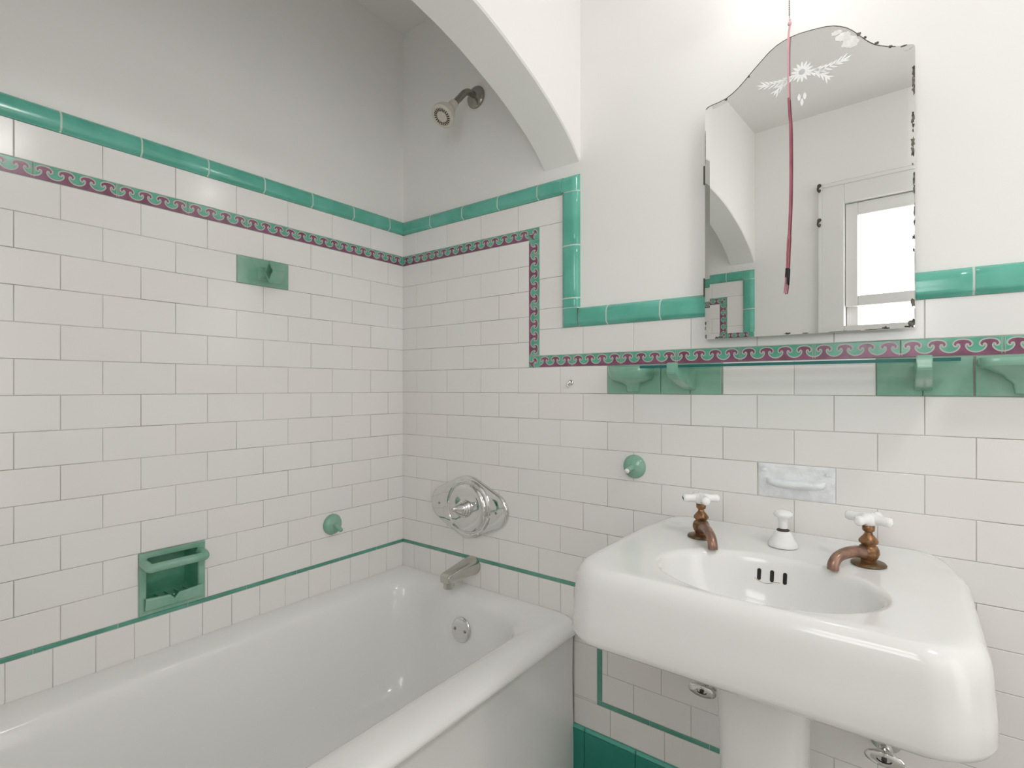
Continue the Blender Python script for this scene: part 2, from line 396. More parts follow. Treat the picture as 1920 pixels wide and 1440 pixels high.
def tub_wall(mp, u_end, holes, fixtures=True, name='wall_back'):
    """head and foot walls of the tub: tall shower surround up to VC1, wainscot beyond"""
    bw = bmesh.new(); cl = bw.loops.layers.float_color.new('tint')
    rows(bw, cl, mp, 0, VF0, 0, 5, holes)
    rows(bw, cl, mp, 0, u_end, 5, 13, holes)
    # white row over the frieze
    u = 0.0775-PH
    while u < VC0:
        a, b = max(u, 0), min(u+PH, VC0)
        if VC0-b < 0.02: b = VC0
        if b-a > 0.02: slab(bw, mp, a, b, UF1, CAPU0, tint=tint(), cl=cl)
        u += PH
    for z0, z1 in ((1.447, UF1), (1.356, 1.447), (CAPL0, 1.356)): slab(bw, mp, VF1, VC0, z0, z1, tint=tint(), cl=cl)
    u = 0.154
    while u < u_end:
        a, b = max(u, VF1), min(u+PH, u_end)
        if b-a > 0.006:
            slab(bw, mp, a, b, LF1, CAPL0, tint=tint(), cl=cl)
        u += PH
    # tall tiles under the accent strip along the tub
    u = 0.0
    bs = [0.0, 0.066, 0.149, 0.225, 0.303, 0.383, 0.461, 0.538, 0.615, 0.692, 0.738]
    for a, b in zip(bs, bs[1:]): slab(bw, mp, a, b, 0.40, STRIP0, tint=tint(), cl=cl)
    # below the tub line on the room side
    for z0, z1 in ((0.390, STRIP0), (0.2365, 0.390)): slab(bw, mp, 0.738, 0.812, z0, z1, tint=tint(), cl=cl)
    rows(bw, cl, mp, 0.828, u_end, 13, 17, holes)
    u = 0.853-PH
    while u < u_end:
        a, b = max(u, 0.738), min(u+PH, u_end)
        if b-a > 0.006: slab(bw, mp, a, b, 0.1545, 0.2312, tint=tint(), cl=cl)
        u += PH
    if True:
        slab(bw, mp, 0.738, 0.812, 0.2312, 0.2365, tint=tint(), cl=cl)
    # accent strip
    bs_ = bmesh.new()
    strip_run(bs_, mp, 0, 0.812, STRIP0, STRIP1, 0.063, 0.1535)
    strip_run(bs_, mp, 0.812, 0.828, 0.2312, STRIP1, 0.2445, 0.1535, vert=True)
    strip_run(bs_, mp, 0.828, u_end, 0.2312, 0.2448, 0.966, 0.1535)
    # frieze
    bf = bmesh.new()
    frieze_run(bf, mp, 0.0, VF0, UF0, UF1, 0.1205, 'u')
    frieze_run(bf, mp, LF1, UF0, VF0, VF1, 1.2180, 'z')
    frieze_corner(bf, mp, VF0, VF1, UF0, UF1, True)
    frieze_corner(bf, mp, VF0, VF1, LF0, LF1, False)
    frieze_run(bf, mp, VF1, u_end, LF0, LF1, 0.7325, 'u')
    # cap moulding
    bc = bmesh.new()
    cap_run(bc, mp, 0.0, VC0, CAPU0, CAPU1, 'top', 0.1562, 0.1530)
    cap_piece(bc, mp, VC0, VC1, CAPU0, CAPU1, 'outer')
    cap_fill(bc, mp, CAPL1-0.002, CAPU0+0.002, VC0, VC1, 'right')
    for z0, z1 in ((1.5300, CAPU0), (1.3780, 1.5300), (CAPL1, 1.3780)): cap_piece(bc, mp, VC0, VC1, z0, z1, 'right')
    cap_piece(bc, mp, VC0, VC1, CAPL0, CAPL1, 'inner')
    cap_run(bc, mp, VC1, u_end, CAPL0, CAPL1, 'top', 0.8452, 0.1525)
    # base tiles
    bb = bmesh.new()
    u = 0.776-PH
    while u < u_end:
        a, b = max(u, 0.738), min(u+PH, u_end)
        if b-a > 0.006:
            slab(bb, mp, a, b, 0.0, 0.1445, h=TH+0.008, mi=0)
            slab(bb, mp, a, b, 0.1425, 0.1545, h=TH+0.0082, bev=0.0052, mi=1)
        u += PH
    return bw, bs_, bf, bc, bb
def put_parts(parent, parts):
    names = ['white_tiles', 'accent_strip', 'wave_frieze', 'cap_moulding', 'base_tiles']
    mats = [[M['tile']], [M['strip']], [M['fz_teal'], M['fz_purple'], M['fz_line']], [M['teal'], M['pale_grout']], [M['base'], M['baserim']]]
    for n, b, m in zip(names, parts, mats):
        if b is None or len(b.faces) == 0: continue
        o = obj(n, b, m, None, smooth=(n == 'cap_moulding'), normals=(n == 'cap_moulding'), autosm=50)
        o.parent = parent
def backing(name, mp, u0, u1, z1, t=0.08, mats=None, split=None, holes=()):
    """plaster wall above the tiles; grout-coloured skin behind them. split(u0,u1,z0,z1) rects that are grout"""
    f_, _ = MAPS[mp]; bm = bmesh.new()
    def box(a, b, c, d, h0, h1, mi):
        P = [f_(u, z, h) for u in (a, b) for z in (c, d) for h in (h0, h1)]
        V = [bm.verts.new(p) for p in P]
        for q in [(0,1,3,2),(4,6,7,5),(0,4,5,1),(2,3,7,6),(0,2,6,4),(1,5,7,3)]: bm.faces.new([V[i] for i in q]).material_index = mi
    for r in sub_rects((u0, u1, 0, z1), holes): box(*r, -t, 0.0, 0)
    for r in split or []:
        for q in sub_rects(r, holes): box(*q, -0.001, TH-0.0012, 1)
    return struct(obj(name, bm, [M['plaster'], M['grout']]))

NICHE = (0.698+0.016, 0.850-0.016, 0.5585+0.020, 0.7125-0.014)
wb = backing('wall_back', 'back', -0.08, ROOM_X+0.08, CEIL, split=[(0, VC0, 0.30, CAPU0), (VC0, ROOM_X, 0, CAPL0)])
holes_b = [(0.8462, 0.9972, Z(6), Z(5)), (0.9972, 1.149, Z(6), Z(5)), (1.456, 1.609, Z(6), Z(5)), (1.609, 1.762, Z(6), Z(5)), (1.2303, 1.3842, Z(9), Z(8))]
put_parts(wb, tub_wall('back', ROOM_X-TH, holes_b))
wl = backing('wall_left', 'left', 0, ROOM_L, CEIL, split=[(0, ROOM_L, 0.30, CAPU0)], holes=[NICHE])
# left wall parts
bw = bmesh.new(); cl = bw.loops.layers.float_color.new('tint')
holes_l = [(0.4610, 0.6140, Z(2)+0.0, Z(1)), (0.698, 0.850, STRIP1, Z(11))]
rows(bw, cl, 'left', TH, ROOM_L-TH, 0, 13, holes_l, even=0.0773, odd=0.154)
u = 0.154-PH*2
while u < ROOM_L-TH:
    a, b = max(u, TH), min(u+PH, ROOM_L-TH)
    if b-a > 0.006: slab(bw, 'left', a, b, UF1, CAPU0, tint=tint(), cl=cl)
    u += PH
u = TH
bnd = [TH, 0.084, 0.161, 0.238, 0.314, 0.392, 0.47, 0.548, 0.627, 0.703, 0.781, 0.858, 0.934, 1.011, 1.088, 1.166, 1.243, 1.32, 1.397, 1.474, 1.551, ROOM_L-TH]
for a, b in zip(bnd, bnd[1:]): slab(bw, 'left', a, b, 0.40, STRIP0, tint=tint(), cl=cl)
bs_ = bmesh.new(); strip_run(bs_, 'left', TH, ROOM_L-TH, STRIP0, STRIP1, 0.127, 0.1528)
bf = bmesh.new(); frieze_run(bf, 'left', TH, ROOM_L-TH, UF0, UF1, 0.129, 'u', step=0.1526)
bc = bmesh.new(); cap_run(bc, 'left', TH, ROOM_L-TH, CAPU0, CAPU1, 'top', 0.0763, 0.1537)
put_parts(wl, (bw, bs_, bf, bc, None))
wo = backing('wall_front', 'opp', -0.08, ROOM_X+0.08, CEIL, split=[(0, VC0, 0.30, CAPU0)], holes=[(1.155, 1.665, 1.245, 1.985)])
WHOLE = (1.049, 1.906, 0.80, 2.09)
po = tub_wall('opp', VC1-0.0005, [])
put_parts(wo, po)
wr = backing('wall_right', 'right', 0.0, ROOM_L, CEIL)

# arch wall between tub alcove and room
ARC = [(0, 1.771), (0.05, 1.812), (0.10, 1.843), (0.188, 1.885), (0.275, 1.917), (0.41, 1.955), (0.54, 1.976), (0.69, 1.990), (0.83, 1.994)]
arc = catm2(ARC, 5); arc = arc+[(ROOM_L-d, z) for d, z in arc[::-1][1:]]
bm = bmesh.new()
rings = []
for d, z in arc:
    rings.append([Vector((0.63, -d, CEIL)), Vector((0.63, -d, z+0.004)), Vector((0.634, -d, z)), Vector((0.751, -d, z)), Vector((0.755, -d, z+0.004)), Vector((0.755, -d, CEIL))])
loft(bm, rings, True, True, True)
struct(obj('wall_arch', bm, M['arch']))
bm = bmesh.new(); bx(bm, -0.08, ROOM_X+0.08, -ROOM_L-0.08, 0.08, CEIL, CEIL+0.06); struct(obj('ceiling', bm, M['ceil']))
bm = bmesh.new(); bx(bm, -0.08, ROOM_X+0.08, -ROOM_L-0.08, 0.08, -0.06, 0.0); struct(obj('floor', bm, M['floor']))

# window behind the camera, seen in the mirror
bm = bmesh.new(); YW = -ROOM_L
def fr(bm, x0, x1, z0, z1, w, y0, y1, wt=None):
    wt = wt or w
    bx(bm, x0, x0+w, y0, y1, z0, z1, bev=0.003); bx(bm, x1-w, x1, y0, y1, z0, z1, bev=0.003)
    bx(bm, x0+w, x1-w, y0, y1, z1-wt, z1, bev=0.003); bx(bm, x0+w, x1-w, y0, y1, z0, z0+w, bev=0.003)
fr(bm, 1.049, 1.771, 1.14, 2.09, 0.106, YW+0.001, YW+0.016)
fr(bm, 1.049, 1.771, 1.14, 2.09, 0.018, YW+0.016, YW+0.019)
win = struct(obj('window_1', bm, M['trim']))
bm = bmesh.new(); fr(bm, 1.158, 1.662, 1.50, 1.982, 0.048, YW-0.035, YW-0.008, 0.06)
o = obj('upper_sash', bm, M['trim']); o.parent = win
bm = bmesh.new(); fr(bm, 1.158, 1.662, 1.248, 1.545, 0.046, YW-0.065, YW-0.038, 0.035)
o = obj('lower_sash', bm, M['trim']); o.parent = win
bm = bmesh.new(); bx(bm, 1.20, 1.62, YW-0.024, YW-0.020, 1.54, 1.93); bx(bm, 1.20, 1.62, YW-0.054, YW-0.050, 1.29, 1.515)
o = obj('frosted_pane', bm, M['pane']); o.parent = win
for z in (2.077, 1.912):
    bm = bmesh.new(); sph(bm, (1.054, YW+0.018, z+0.010), 0.0095, sc=(1, 0.6, 1)); tube(bm, smooth_path([(1.054, YW+0.018, z+0.010), (1.054, YW+0.036, z), (1.052, YW+0.040, z-0.014), (1.056, YW+0.030, z-0.022), (1.058, YW+0.026, z-0.012)]), 0.0048, 10)
    o = obj('curtain_hook', bm, M['dark'], smooth=True); tag(o, 'small dark hook %s on the window casing reflected in the mirror' % ('higher up' if z > 2 else 'lower down'), 'hook', 'dark hooks on the window casing')

# ---------------------------------------------------------------- bathtub
tub = thing('bathtub', 'white enamelled built-in bathtub under the arch, against the tiled walls', 'bathtub', (0.38, -0.83, 0.0))
def rrect(x0, x1, y0, y1, rs, z, n=16, back=0):
    """rounded rect ring, radii rs = (x1y1, x0y1, x0y0, x1y0)"""
    pts = []
    cs = [(x1-rs[0], y1-rs[0], 0, rs[0]), (x0+rs[1], y1-rs[1], PI/2, rs[1]), (x0+rs[2], y0+rs[2], PI, rs[2]), (x1-rs[3], y0+rs[3], 1.5*PI, rs[3])]
    for cx_, cy_, a0, r in cs:
        for i in range(n+1):
            a = a0+PI/2*i/n; pts.append(Vector((cx_+r*math.cos(a), cy_+r*math.sin(a), z)))
    # densify straight runs
    out = []
    m = len(pts)
    for i in range(m):
        out.append(pts[i])
        if i % (n+1) == n:
            q = pts[(i+1) % m]
            for k in range(1, 8): out.append(pts[i].lerp(q, k/8))
    return out
yb, yf = -0.0065, -ROOM_L+0.0065
# outline families: (inset amounts) x0 left, x1 right(outer), y back, y front
ringsT = []
def T(x0, x1, y1, y0, z, r): ringsT.append(rrect(x0, x1, y0, y1, (r, r, r, r) if not isinstance(r, tuple) else r, z))
tiny = 0.012
xl = 0.0068
T(xl, 0.742, yb, yf, 0.0, (tiny,)*4)
T(xl, 0.742, yb, yf, 0.10, (tiny,)*4)
T(xl, 0.738, yb, yf, 0.30, (tiny,)*4)
T(xl, 0.740, yb, yf, 0.395, (tiny,)*4)
T(xl, 0.744, yb, yf, 0.414, (0.02, tiny, tiny, 0.02))
T(xl, 0.754, yb, yf, 0.4225, (0.035, tiny, tiny, 0.035))
T(xl, 0.764, yb, yf, 0.4275, (0.045, tiny, tiny, 0.045))
T(xl, 0.7695, yb, yf, 0.4345, (0.05, tiny, tiny, 0.05))
T(xl, 0.7685, yb, yf, 0.443, (0.05, tiny, tiny, 0.05))
T(xl, 0.762, yb, yf, 0.4515, (0.05, tiny, tiny, 0.05))
T(xl, 0.750, yb, yf, 0.4575, (0.05, tiny, tiny, 0.05))
T(xl+0.001, 0.735, yb-0.001, yf+0.001, 0.4605, (0.05, tiny, tiny, 0.05))
T(xl+0.004, 0.712, yb-0.004, yf+0.004, 0.4610, (0.06, tiny, tiny, 0.06))
T(0.035, 0.688, -0.030, yf+0.03, 0.4585, (0.11, 0.05, 0.05, 0.11))
T(0.055, 0.671, -0.048, yf+0.05, 0.4540, (0.14, 0.07, 0.07, 0.14))
T(0.070, 0.659, -0.060, yf+0.062, 0.4470, (0.155, 0.08, 0.08, 0.155))
T(0.079, 0.651, -0.068, yf+0.072, 0.4365, (0.160, 0.085, 0.085, 0.160))
T(0.085, 0.647, -0.073, yf+0.080, 0.4230, (0.160, 0.09, 0.09, 0.160))
T(0.093, 0.641, -0.079, yf+0.095, 0.3900, (0.16, 0.095, 0.10, 0.16))
T(0.105, 0.632, -0.090, yf+0.125, 0.3200, (0.155, 0.10, 0.12, 0.155))
T(0.118, 0.622, -0.104, yf+0.17, 0.2400, (0.15, 0.11, 0.13, 0.15))
T(0.130, 0.612, -0.120, yf+0.22, 0.1750, (0.13, 0.12, 0.13, 0.13))
T(0.143, 0.600, -0.136, yf+0.26, 0.1350, (0.13, 0.12, 0.13, 0.13))
T(0.165, 0.580, -0.160, yf+0.30, 0.1080, (0.13, 0.12, 0.13, 0.13))
T(0.200, 0.545, -0.200, yf+0.36, 0.0950, (0.13, 0.12, 0.13, 0.13))
T(0.280, 0.460, -0.300, yf+0.50, 0.0900, (0.08, 0.08, 0.08, 0.08))
bm = bmesh.new(); loft(bm, ringsT, True, False, True)
tubm = obj('tub_shell', bm, M['enamel'], tub, smooth=True, autosm=60)
# overflow plate on the sloping head end
nrm = Vector((0, -1, 0.17)).normalized(); oc = Vector((0.374, -0.0865, 0.350))
bm = bmesh.new(); lathe(bm, [(0.038, 0), (0.0385, 0.003), (0.037, 0.006), (0.033, 0.0078), (0.020, 0.0088), (0.0, 0.009)], oc, nrm, 40)
ovp = obj('overflow_plate', bm, M['chrome'], tub, smooth=True, autosm=40)
for s_ in (-1, 1):
    bm = bmesh.new(); lathe(bm, [(0.0052, 0.0), (0.005, 0.0015), (0.003, 0.0022), (0.0022, 0.0012), (0.0, 0.0010)], oc+Vector((s_*0.021, 0, 0))+nrm*0.0082, nrm, 16)
    obj('screw', bm, M['nickel'], None, smooth=True).parent = ovp

# ---------------------------------------------------------------- shower head
sh = thing('wall_shower', 'small off-white shower head on a dull metal arm high on the tub wall', 'shower', (0.361, -0.001, 2.086))
bm = bmesh.new(); lathe(bm, [(0.036, 0), (0.0365, 0.003), (0.034, 0.007), (0.024, 0.011), (0.015, 0.014), (0.0125, 0.015)], (0.361, -0.0005, 2.084), (0, -1, 0), 36)
obj('wall_flange', bm, M['nickel'], sh, smooth=True, autosm=45)
ap = smooth_path([(0.361, -0.004, 2.086), (0.361, -0.035, 2.086), (0.361, -0.058, 2.074), (0.360, -0.085, 2.043), (0.360, -0.110, 2.014)])
bm = bmesh.new(); tube(bm, ap, 0.0105, 18); obj('shower_arm', bm, M['nickel'], sh, smooth=True, autosm=50)
hd = Vector((-0.02, -0.64, -0.76)).normalized(); h0 = Vector((0.3600, -0.106, 2.019))
bm = bmesh.new(); lathe(bm, [(0.012, 0), (0.0155, 0.003), (0.0155, 0.019), (0.013, 0.024), (0.0185, 0.034), (0.029, 0.048), (0.0355, 0.062), (0.0365, 0.070), (0.0365, 0.074)], h0, hd, 36)
obj('head_body', bm, M['plastic'], sh, smooth=True, autosm=45)
bm = bmesh.new(); lathe(bm, [(0.0370, 0.074), (0.0380, 0.076), (0.0375, 0.080), (0.034, 0.083), (0.030, 0.0835), (0.029, 0.0822), (0.0, 0.0822)], h0, hd, 36)
obj('spray_face', bm, M['satin'], sh, smooth=True, autosm=40).data.materials[0] = mat('pale_spray_face', (0.62, 0.58, 0.5, 1), 0.35)
_, ha, hb_ = frame(hd)
bm = bmesh.new()
for k in range(22):
    a = 2*PI*k/22; r_ = ha*math.cos(a)+hb_*math.sin(a); t_ = -ha*math.sin(a)+hb_*math.cos(a); c = h0+hd*0.0826
    pts = [c+r_*0.0175+t_*0.0013, c+r_*0.0270+t_*0.0026, c+r_*0.0270-t_*0.0006, c+r_*0.0175-t_*0.0020]
    V = [bm.verts.new(p) for p in pts]+[bm.verts.new(p+hd*0.0006) for p in pts]
    for q in [(0,1,2,3),(4,7,6,5),(0,4,5,1),(1,5,6,2),(2,6,7,3),(3,7,4,0)]: bm.faces.new([V[i] for i in q])
obj('spray_nozzles', bm, M['dark'], sh)

# ---------------------------------------------------------------- valve trim
vc = Vector((0.335, 0, 0.722))
vt = thing('shower_valve', 'wide chrome shower valve plate with round dial and lever above the tub spout', 'valve', (0.335, -TH, 0.722))
def eye(sx, R, rend, off):
    """circle of radius R with ears: convex hull outline of circle R and two end circles"""
    pts = []
    N_ = 96
    for k in range(N_):
        a = 2*PI*k/N_; d = Vector((math.cos(a), math.sin(a)))
        best = max(((Vector((cx_, 0)), r) for cx_, r in ((0, R), (sx-rend, rend), (-(sx-rend), rend))), key=lambda t: t[0].dot(d)+t[1])
        s_ = best[0].dot(d)+best[1]
        pts.append(best[0]+d*best[1])
    return pts
bm = bmesh.new()
o1 = eye(0.168, 0.103, 0.058, 0)
def sc_ring(f, y): return [Vector((vc.x+p.x*f, y, vc.z+p.y*f)) for p in o1]
loft(bm, [sc_ring(1.0, -TH), sc_ring(1.0, -TH-0.009), sc_ring(0.985, -TH-0.0125), sc_ring(0.95, -TH-0.014), sc_ring(0.75, -TH-0.0155), sc_ring(0.2, -TH-0.016)], True, False, True)
vplate = obj('backplate', bm, M['chrome'], vt, smooth=True, autosm=50)
bm = bmesh.new(); vcd = vc+Vector((0.008, 0, 0))
lathe(bm, [(0.094, 0.012), (0.094, 0.019), (0.091, 0.0225), (0.086, 0.0225), (0.083, 0.020), (0.081, 0.020), (0.078, 0.026), (0.073, 0.029), (0.060, 0.0305), (0.035, 0.0325), (0.0, 0.034)], vcd+Vector((0, -TH, 0)), (0, -1, 0), 64)
obj('dial', bm, M['chrome'], vt, smooth=True, autosm=35)
bm = bmesh.new(); lathe(bm, [(0.030, 0.030), (0.0295, 0.037), (0.026, 0.040), (0.0262, 0.046), (0.0225, 0.049), (0.0225, 0.055), (0.019, 0.058)], vcd+Vector((0, -TH, 0)), (0, -1, 0), 36)
obj('stem', bm, M['chrome'], vt, smooth=True, autosm=35)
lax = Vector((0.10, -1.0, 0.20)).normalized(); l0 = vcd+Vector((0, -0.058, 0.001))
bm = bmesh.new(); lathe(bm, [(0.0205, 0.0), (0.0200, 0.006), (0.0165, 0.014), (0.0125, 0.024), (0.0098, 0.032), (0.0085, 0.037), (0.0088, 0.040), (0.0075, 0.0445), (0.0040, 0.0465), (0.0, 0.047)], l0, lax, 28)
lv = obj('lever', bm, M['chrome'], vt, smooth=True, autosm=50)
bm = bmesh.new(); lathe(bm, [(0.0032, 0.0464), (0.0, 0.0474)], l0, lax, 16); obj('lever_cap', bm, M['nickel'], None).parent = lv
for s_ in (-1, 1):
    bm = bmesh.new(); lathe(bm, [(0.0042, 0), (0.004, 0.0014), (0.0, 0.0018)], (vc.x+s_*0.126, -TH-0.0150, vc.z-0.002), (0, -1, 0), 14)
    obj('screw', bm, M['nickel'], vt, smooth=True)

# ---------------------------------------------------------------- tub spout
sp = thing('tub_spout', 'brushed metal tub spout projecting below the chrome valve plate', 'spout', (0.352, -TH, 0.530))
bm = bmesh.new()
rg = []
# (y, zc_top, zc_bottom, halfwidth, round)
sec = [(-TH, 0.560, 0.498, 0.031, 1.0), (-0.018, 0.560, 0.499, 0.031, 0.95), (-0.026, 0.556, 0.502, 0.0295, 0.8), (-0.045, 0.551, 0.506, 0.027, 0.5), (-0.075, 0.5455, 0.507, 0.0245, 0.35), (-0.105, 0.541, 0.506, 0.0225, 0.3), (-0.128, 0.537, 0.505, 0.0215, 0.3), (-0.140, 0.5345, 0.506, 0.0205, 0.35), (-0.144, 0.530, 0.509, 0.017, 0.4)]
for y, zt, zb, hw, rd in sec:
    r = []
    for k in range(32):
        a = 2*PI*k/32; e = 2/(2+5*(1-rd)); ca, sa = math.cos(a), math.sin(a)
        r.append(Vector((0.352+hw*math.copysign(abs(ca)**e, ca), y, (zt+zb)/2+(zt-zb)/2*math.copysign(abs(sa)**e, sa))))
    rg.append(r)
loft(bm, rg, True, True, True)
obj('spout_body', bm, M['satin'], sp, smooth=True, autosm=40)
bm = bmesh.new(); lathe(bm, [(0.0165, 0), (0.0175, 0.008), (0.0175, 0.0235), (0.0165, 0.026), (0.0135, 0.026), (0.0135, 0.018), (0, 0.018)], (0.352, -0.122, 0.514), (0, 0, -1), 28)
obj('outlet', bm, M['satin'], sp, smooth=True, autosm=40)

# ---------------------------------------------------------------- green ceramic fittings
def peg(name, label, base, nrm_, peg_dir, r=0.031, grp='green ceramic peg hooks'):
    t = thing(name, label, 'hook', base, grp)
    n_ = Vector(nrm_); b_ = Vector(base)
    bm = bmesh.new(); lathe(bm, [(r, 0), (r*1.01, 0.004), (r*0.93, 0.009), (r*0.78, 0.0125), (r*0.5, 0.0155), (r*0.3, 0.0185), (0.0, 0.019)], b_, n_, 40)
    obj('rosette', bm, M['jade'], t, smooth=True, autosm=50)
    pd = Vector(peg_dir); bm = bmesh.new()
    q = [b_+n_*0.010, b_+n_*0.022+pd*0.1, b_+n_*0.034+pd*0.45, b_+n_*0.045+pd]
    tube(bm, smooth_path(q), [0.0085-0.0001*i for i in range(19)], 16)
    e = q[-1]
    pg = obj('peg', bm, M['jade'], t, smooth=True, autosm=50)
    dr = (q[-1]-q[-2]).normalized()
    bm = bmesh.new(); lathe(bm, [(0.0066, 0), (0.0062, 0.0015), (0.0, 0.0019)], e, dr, 18)
    o = obj('peg_tip', bm, M['knobw'] if 'bare' in label else M['jade'], None, smooth=True); o.parent = pg
    o['label'] = 'bare white tip' if 'bare' in label else 'rounded tip'
    return t
peg('peg_hook', 'round green ceramic peg hook with a bare white tip above the sink', (0.925, -TH, 0.909), (0, -1, 0), (0, -0.004, -0.006))
peg('peg_hook', 'round green ceramic peg hook low on the left tub wall', (TH, -0.309, 0.674), (1, 0, 0), (0.004, 0, -0.012), r=0.033)

def plate(bm, u0, u1, z0, z1, mp='back', h=0.009):
    slab(bm, mp, u0, u1, z0, z1, h=h, bev=0.0015, jit=0)
def wall_dish(u0, label, wid=0.118, dep=0.062, ex=0.55):
    t = thing('wall_soap_dish', label, 'soap dish', (u0+0.076, -TH, (Z(5)+Z(6))/2))
    bm = bmesh.new(); plate(bm, u0, u0+0.1518, Z(6), Z(5)-0.001)
    obj('wall_plate', bm, M['jade'], t, normals=False)
    bm = bmesh.new(); cx_ = u0+0.0765; n = 28
    def hr(wf, df, z):   # half-stadium ring in plan, back edge on the wall
        pts = []
        for i in range(n+1):
            a = PI*i/n
            ca, sa = math.cos(a), math.sin(a)
            pts.append(Vector((cx_+wid/2*wf*math.copysign(abs(ca)**ex, ca), -0.008-(dep*df-0.008)*abs(sa)**ex, z)))
        return pts
    top = Z(5)-0.0075
    rr = [hr(0.30, 0.28, Z(6)+0.006), hr(0.33, 0.34, Z(6)+0.022), hr(0.5, 0.5, Z(6)+0.030), hr(0.86, 0.86, Z(6)+0.037), hr(0.97, 0.97, Z(6)+0.046), hr(1.0, 1.0, top-0.012), hr(1.0, 1.0, top-0.003), hr(0.975, 0.975, top), hr(0.93, 0.94, top), hr(0.90, 0.91, top-0.003), hr(0.85, 0.86, top-0.013), hr(0.6, 0.6, top-0.016)]
    if ex < 0.4: rr = [hr(0.30, 0.28, Z(6)+0.006), hr(0.34, 0.36, Z(6)+0.024), hr(0.55, 0.5, Z(6)+0.040), hr(0.94, 0.90, top-0.0165), hr(0.985, 0.98, top-0.0145), hr(1.0, 1.0, top-0.010), hr(1.0, 1.0, top-0.003), hr(0.985, 0.985, top), hr(0.95, 0.94, top), hr(0.93, 0.91, top-0.003), hr(0.85, 0.86, top-0.008), hr(0.6, 0.6, top-0.009)]
    loft(bm, rr, True, True, True)
    obj('tray', bm, M['jade'], t, smooth=True, autosm=50)
    return t
wall_dish(0.8455, 'green ceramic wall soap dish left of the glass shelf, under the wave frieze')
wall_dish(1.6095, 'green ceramic wall soap dish right of the glass shelf, cut by the photo edge', wid=0.150, dep=0.078, ex=0.25)
def shelf_bracket(u0, label):
    t = thing('shelf_bracket', label, 'bracket', (u0+0.076, -TH, (Z(5)+Z(6))/2), 'green brackets of the glass shelf')
    bm = bmesh.new(); plate(bm, u0, u0+0.0755, Z(6), Z(5)-0.001); plate(bm, u0+0.0757, u0+0.1518, Z(6), Z(5)-0.001)
    obj('wall_plate', bm, M['jade'], t, normals=False)
    c = u0+0.0762; bm = bmesh.new()
    # side profile (y, z) swept with a width that narrows to the front
    P = [(-0.008, 1.1655), (-0.040, 1.1655), (-0.1275, 1.1655), (-0.1275, 1.1775), (-0.1365, 1.1775), (-0.139, 1.172), (-0.139, 1.153), (-0.130, 1.143), (-0.070, 1.128), (-0.008, 1.113)]
    def wdt(y): return 0.0145-(abs(y)-0.008)/0.131*0.0030
    A = [bm.verts.new((c-wdt(y), y, z)) for y, z in P]; B = [bm.verts.new((c+wdt(y), y, z)) for y, z in P]
    bm.faces.new(A); bm.faces.new(B[::-1])
    for i in range(len(P)):
        j = (i+1) % len(P); bm.faces.new((A[i], A[j], B[j], B[i]))
    bmesh.ops.bevel(bm, geom=[e for e in bm.edges], offset=0.0014, segments=2, affect='EDGES')
    obj('arm', bm, M['jade'], t, smooth=True, autosm=35)
    return t
shelf_bracket(0.9972, 'green ceramic bracket under the left end of the glass shelf')
shelf_bracket(1.4562, 'green ceramic bracket under the right end of the glass shelf')
sg = thing('glass_shelf', 'narrow clear glass shelf resting on two green ceramic brackets', 'shelf', (1.287, -0.078, 1.1660))
bm = bmesh.new(); bx(bm, 0.9915, 1.5825, -0.1255, -0.030, 1.1661, 1.1725)
obj('pane', bm, M['glass'], sg)
bm = bmesh.new(); bx(bm, 0.9915, 1.5825, -0.1272, -0.1257, 1.1661, 1.1725)
o = obj('front_edge', bm, M['glassedge'], sg); o['label'] = 'dark teal polished edge'

# rod / bar holder on left wall
rh = thing('bar_holder', 'green ceramic bar holder with a diamond socket high on the left tub wall', 'bar holder', (TH, -0.5375, 1.454))
bm = bmesh.new(); slab(bm, 'left', 0.4610, 0.6140, Z(2), Z(1), h=0.0085, bev=0.0015, jit=0)
obj('wall_plate', bm, M['jade'], rh, normals=False)
bm = bmesh.new()
def sqr(c, ax_y, hw, hz): return [Vector((c[0], c[1]-hw, c[2]-hz)), Vector((c[0], c[1]+hw, c[2]-hz)), Vector((c[0], c[1]+hw, c[2]+hz)), Vector((c[0], c[1]-hw, c[2]+hz))]
loft(bm, [sqr((0.008, -0.532, 1.450), 0, 0.026, 0.021), sqr((0.018, -0.530, 1.450), 0, 0.018, 0.014), sqr((0.034, -0.527, 1.449), 0, 0.0165, 0.0125), sqr((0.046, -0.525, 1.449), 0, 0.0165, 0.0125)], True, True, True)
bmesh.ops.bevel(bm, geom=[e for e in bm.edges], offset=0.0025, segments=2, affect='EDGES')
obj('neck', bm, M['jade'], rh, smooth=True, autosm=40)
bm = bmesh.new(); c0 = Vector((0.062, 0, 1.449)); D = 0.0325; Di = 0.0225
def dia(r, y, k=1.0): return [c0+Vector((dx*r*0.86, y, dz*r)) for dx, dz in ((1, 0), (0, 1), (-1, 0), (0, -1))]
yy0, yy1 = -0.551, -0.511
loft(bm, [dia(D*0.90, yy1-0.0), dia(D, yy1-0.004), dia(D, yy0+0.002), dia(D*0.95, yy0), dia(Di, yy0), dia(Di*0.95, yy0+0.034)], True, True, True)
bmesh.ops.bevel(bm, geom=[e for e in bm.edges if abs(e.verts[0].co.y-e.verts[1].co.y) > 0.02 and min(abs((e.verts[0].co-c0).x), 9) + abs((e.verts[0].co-c0).z) > 0.024], offset=0.0022, segments=2, affect='EDGES')
obj('diamond_socket', bm, M['jade'], rh, smooth=True, autosm=35)

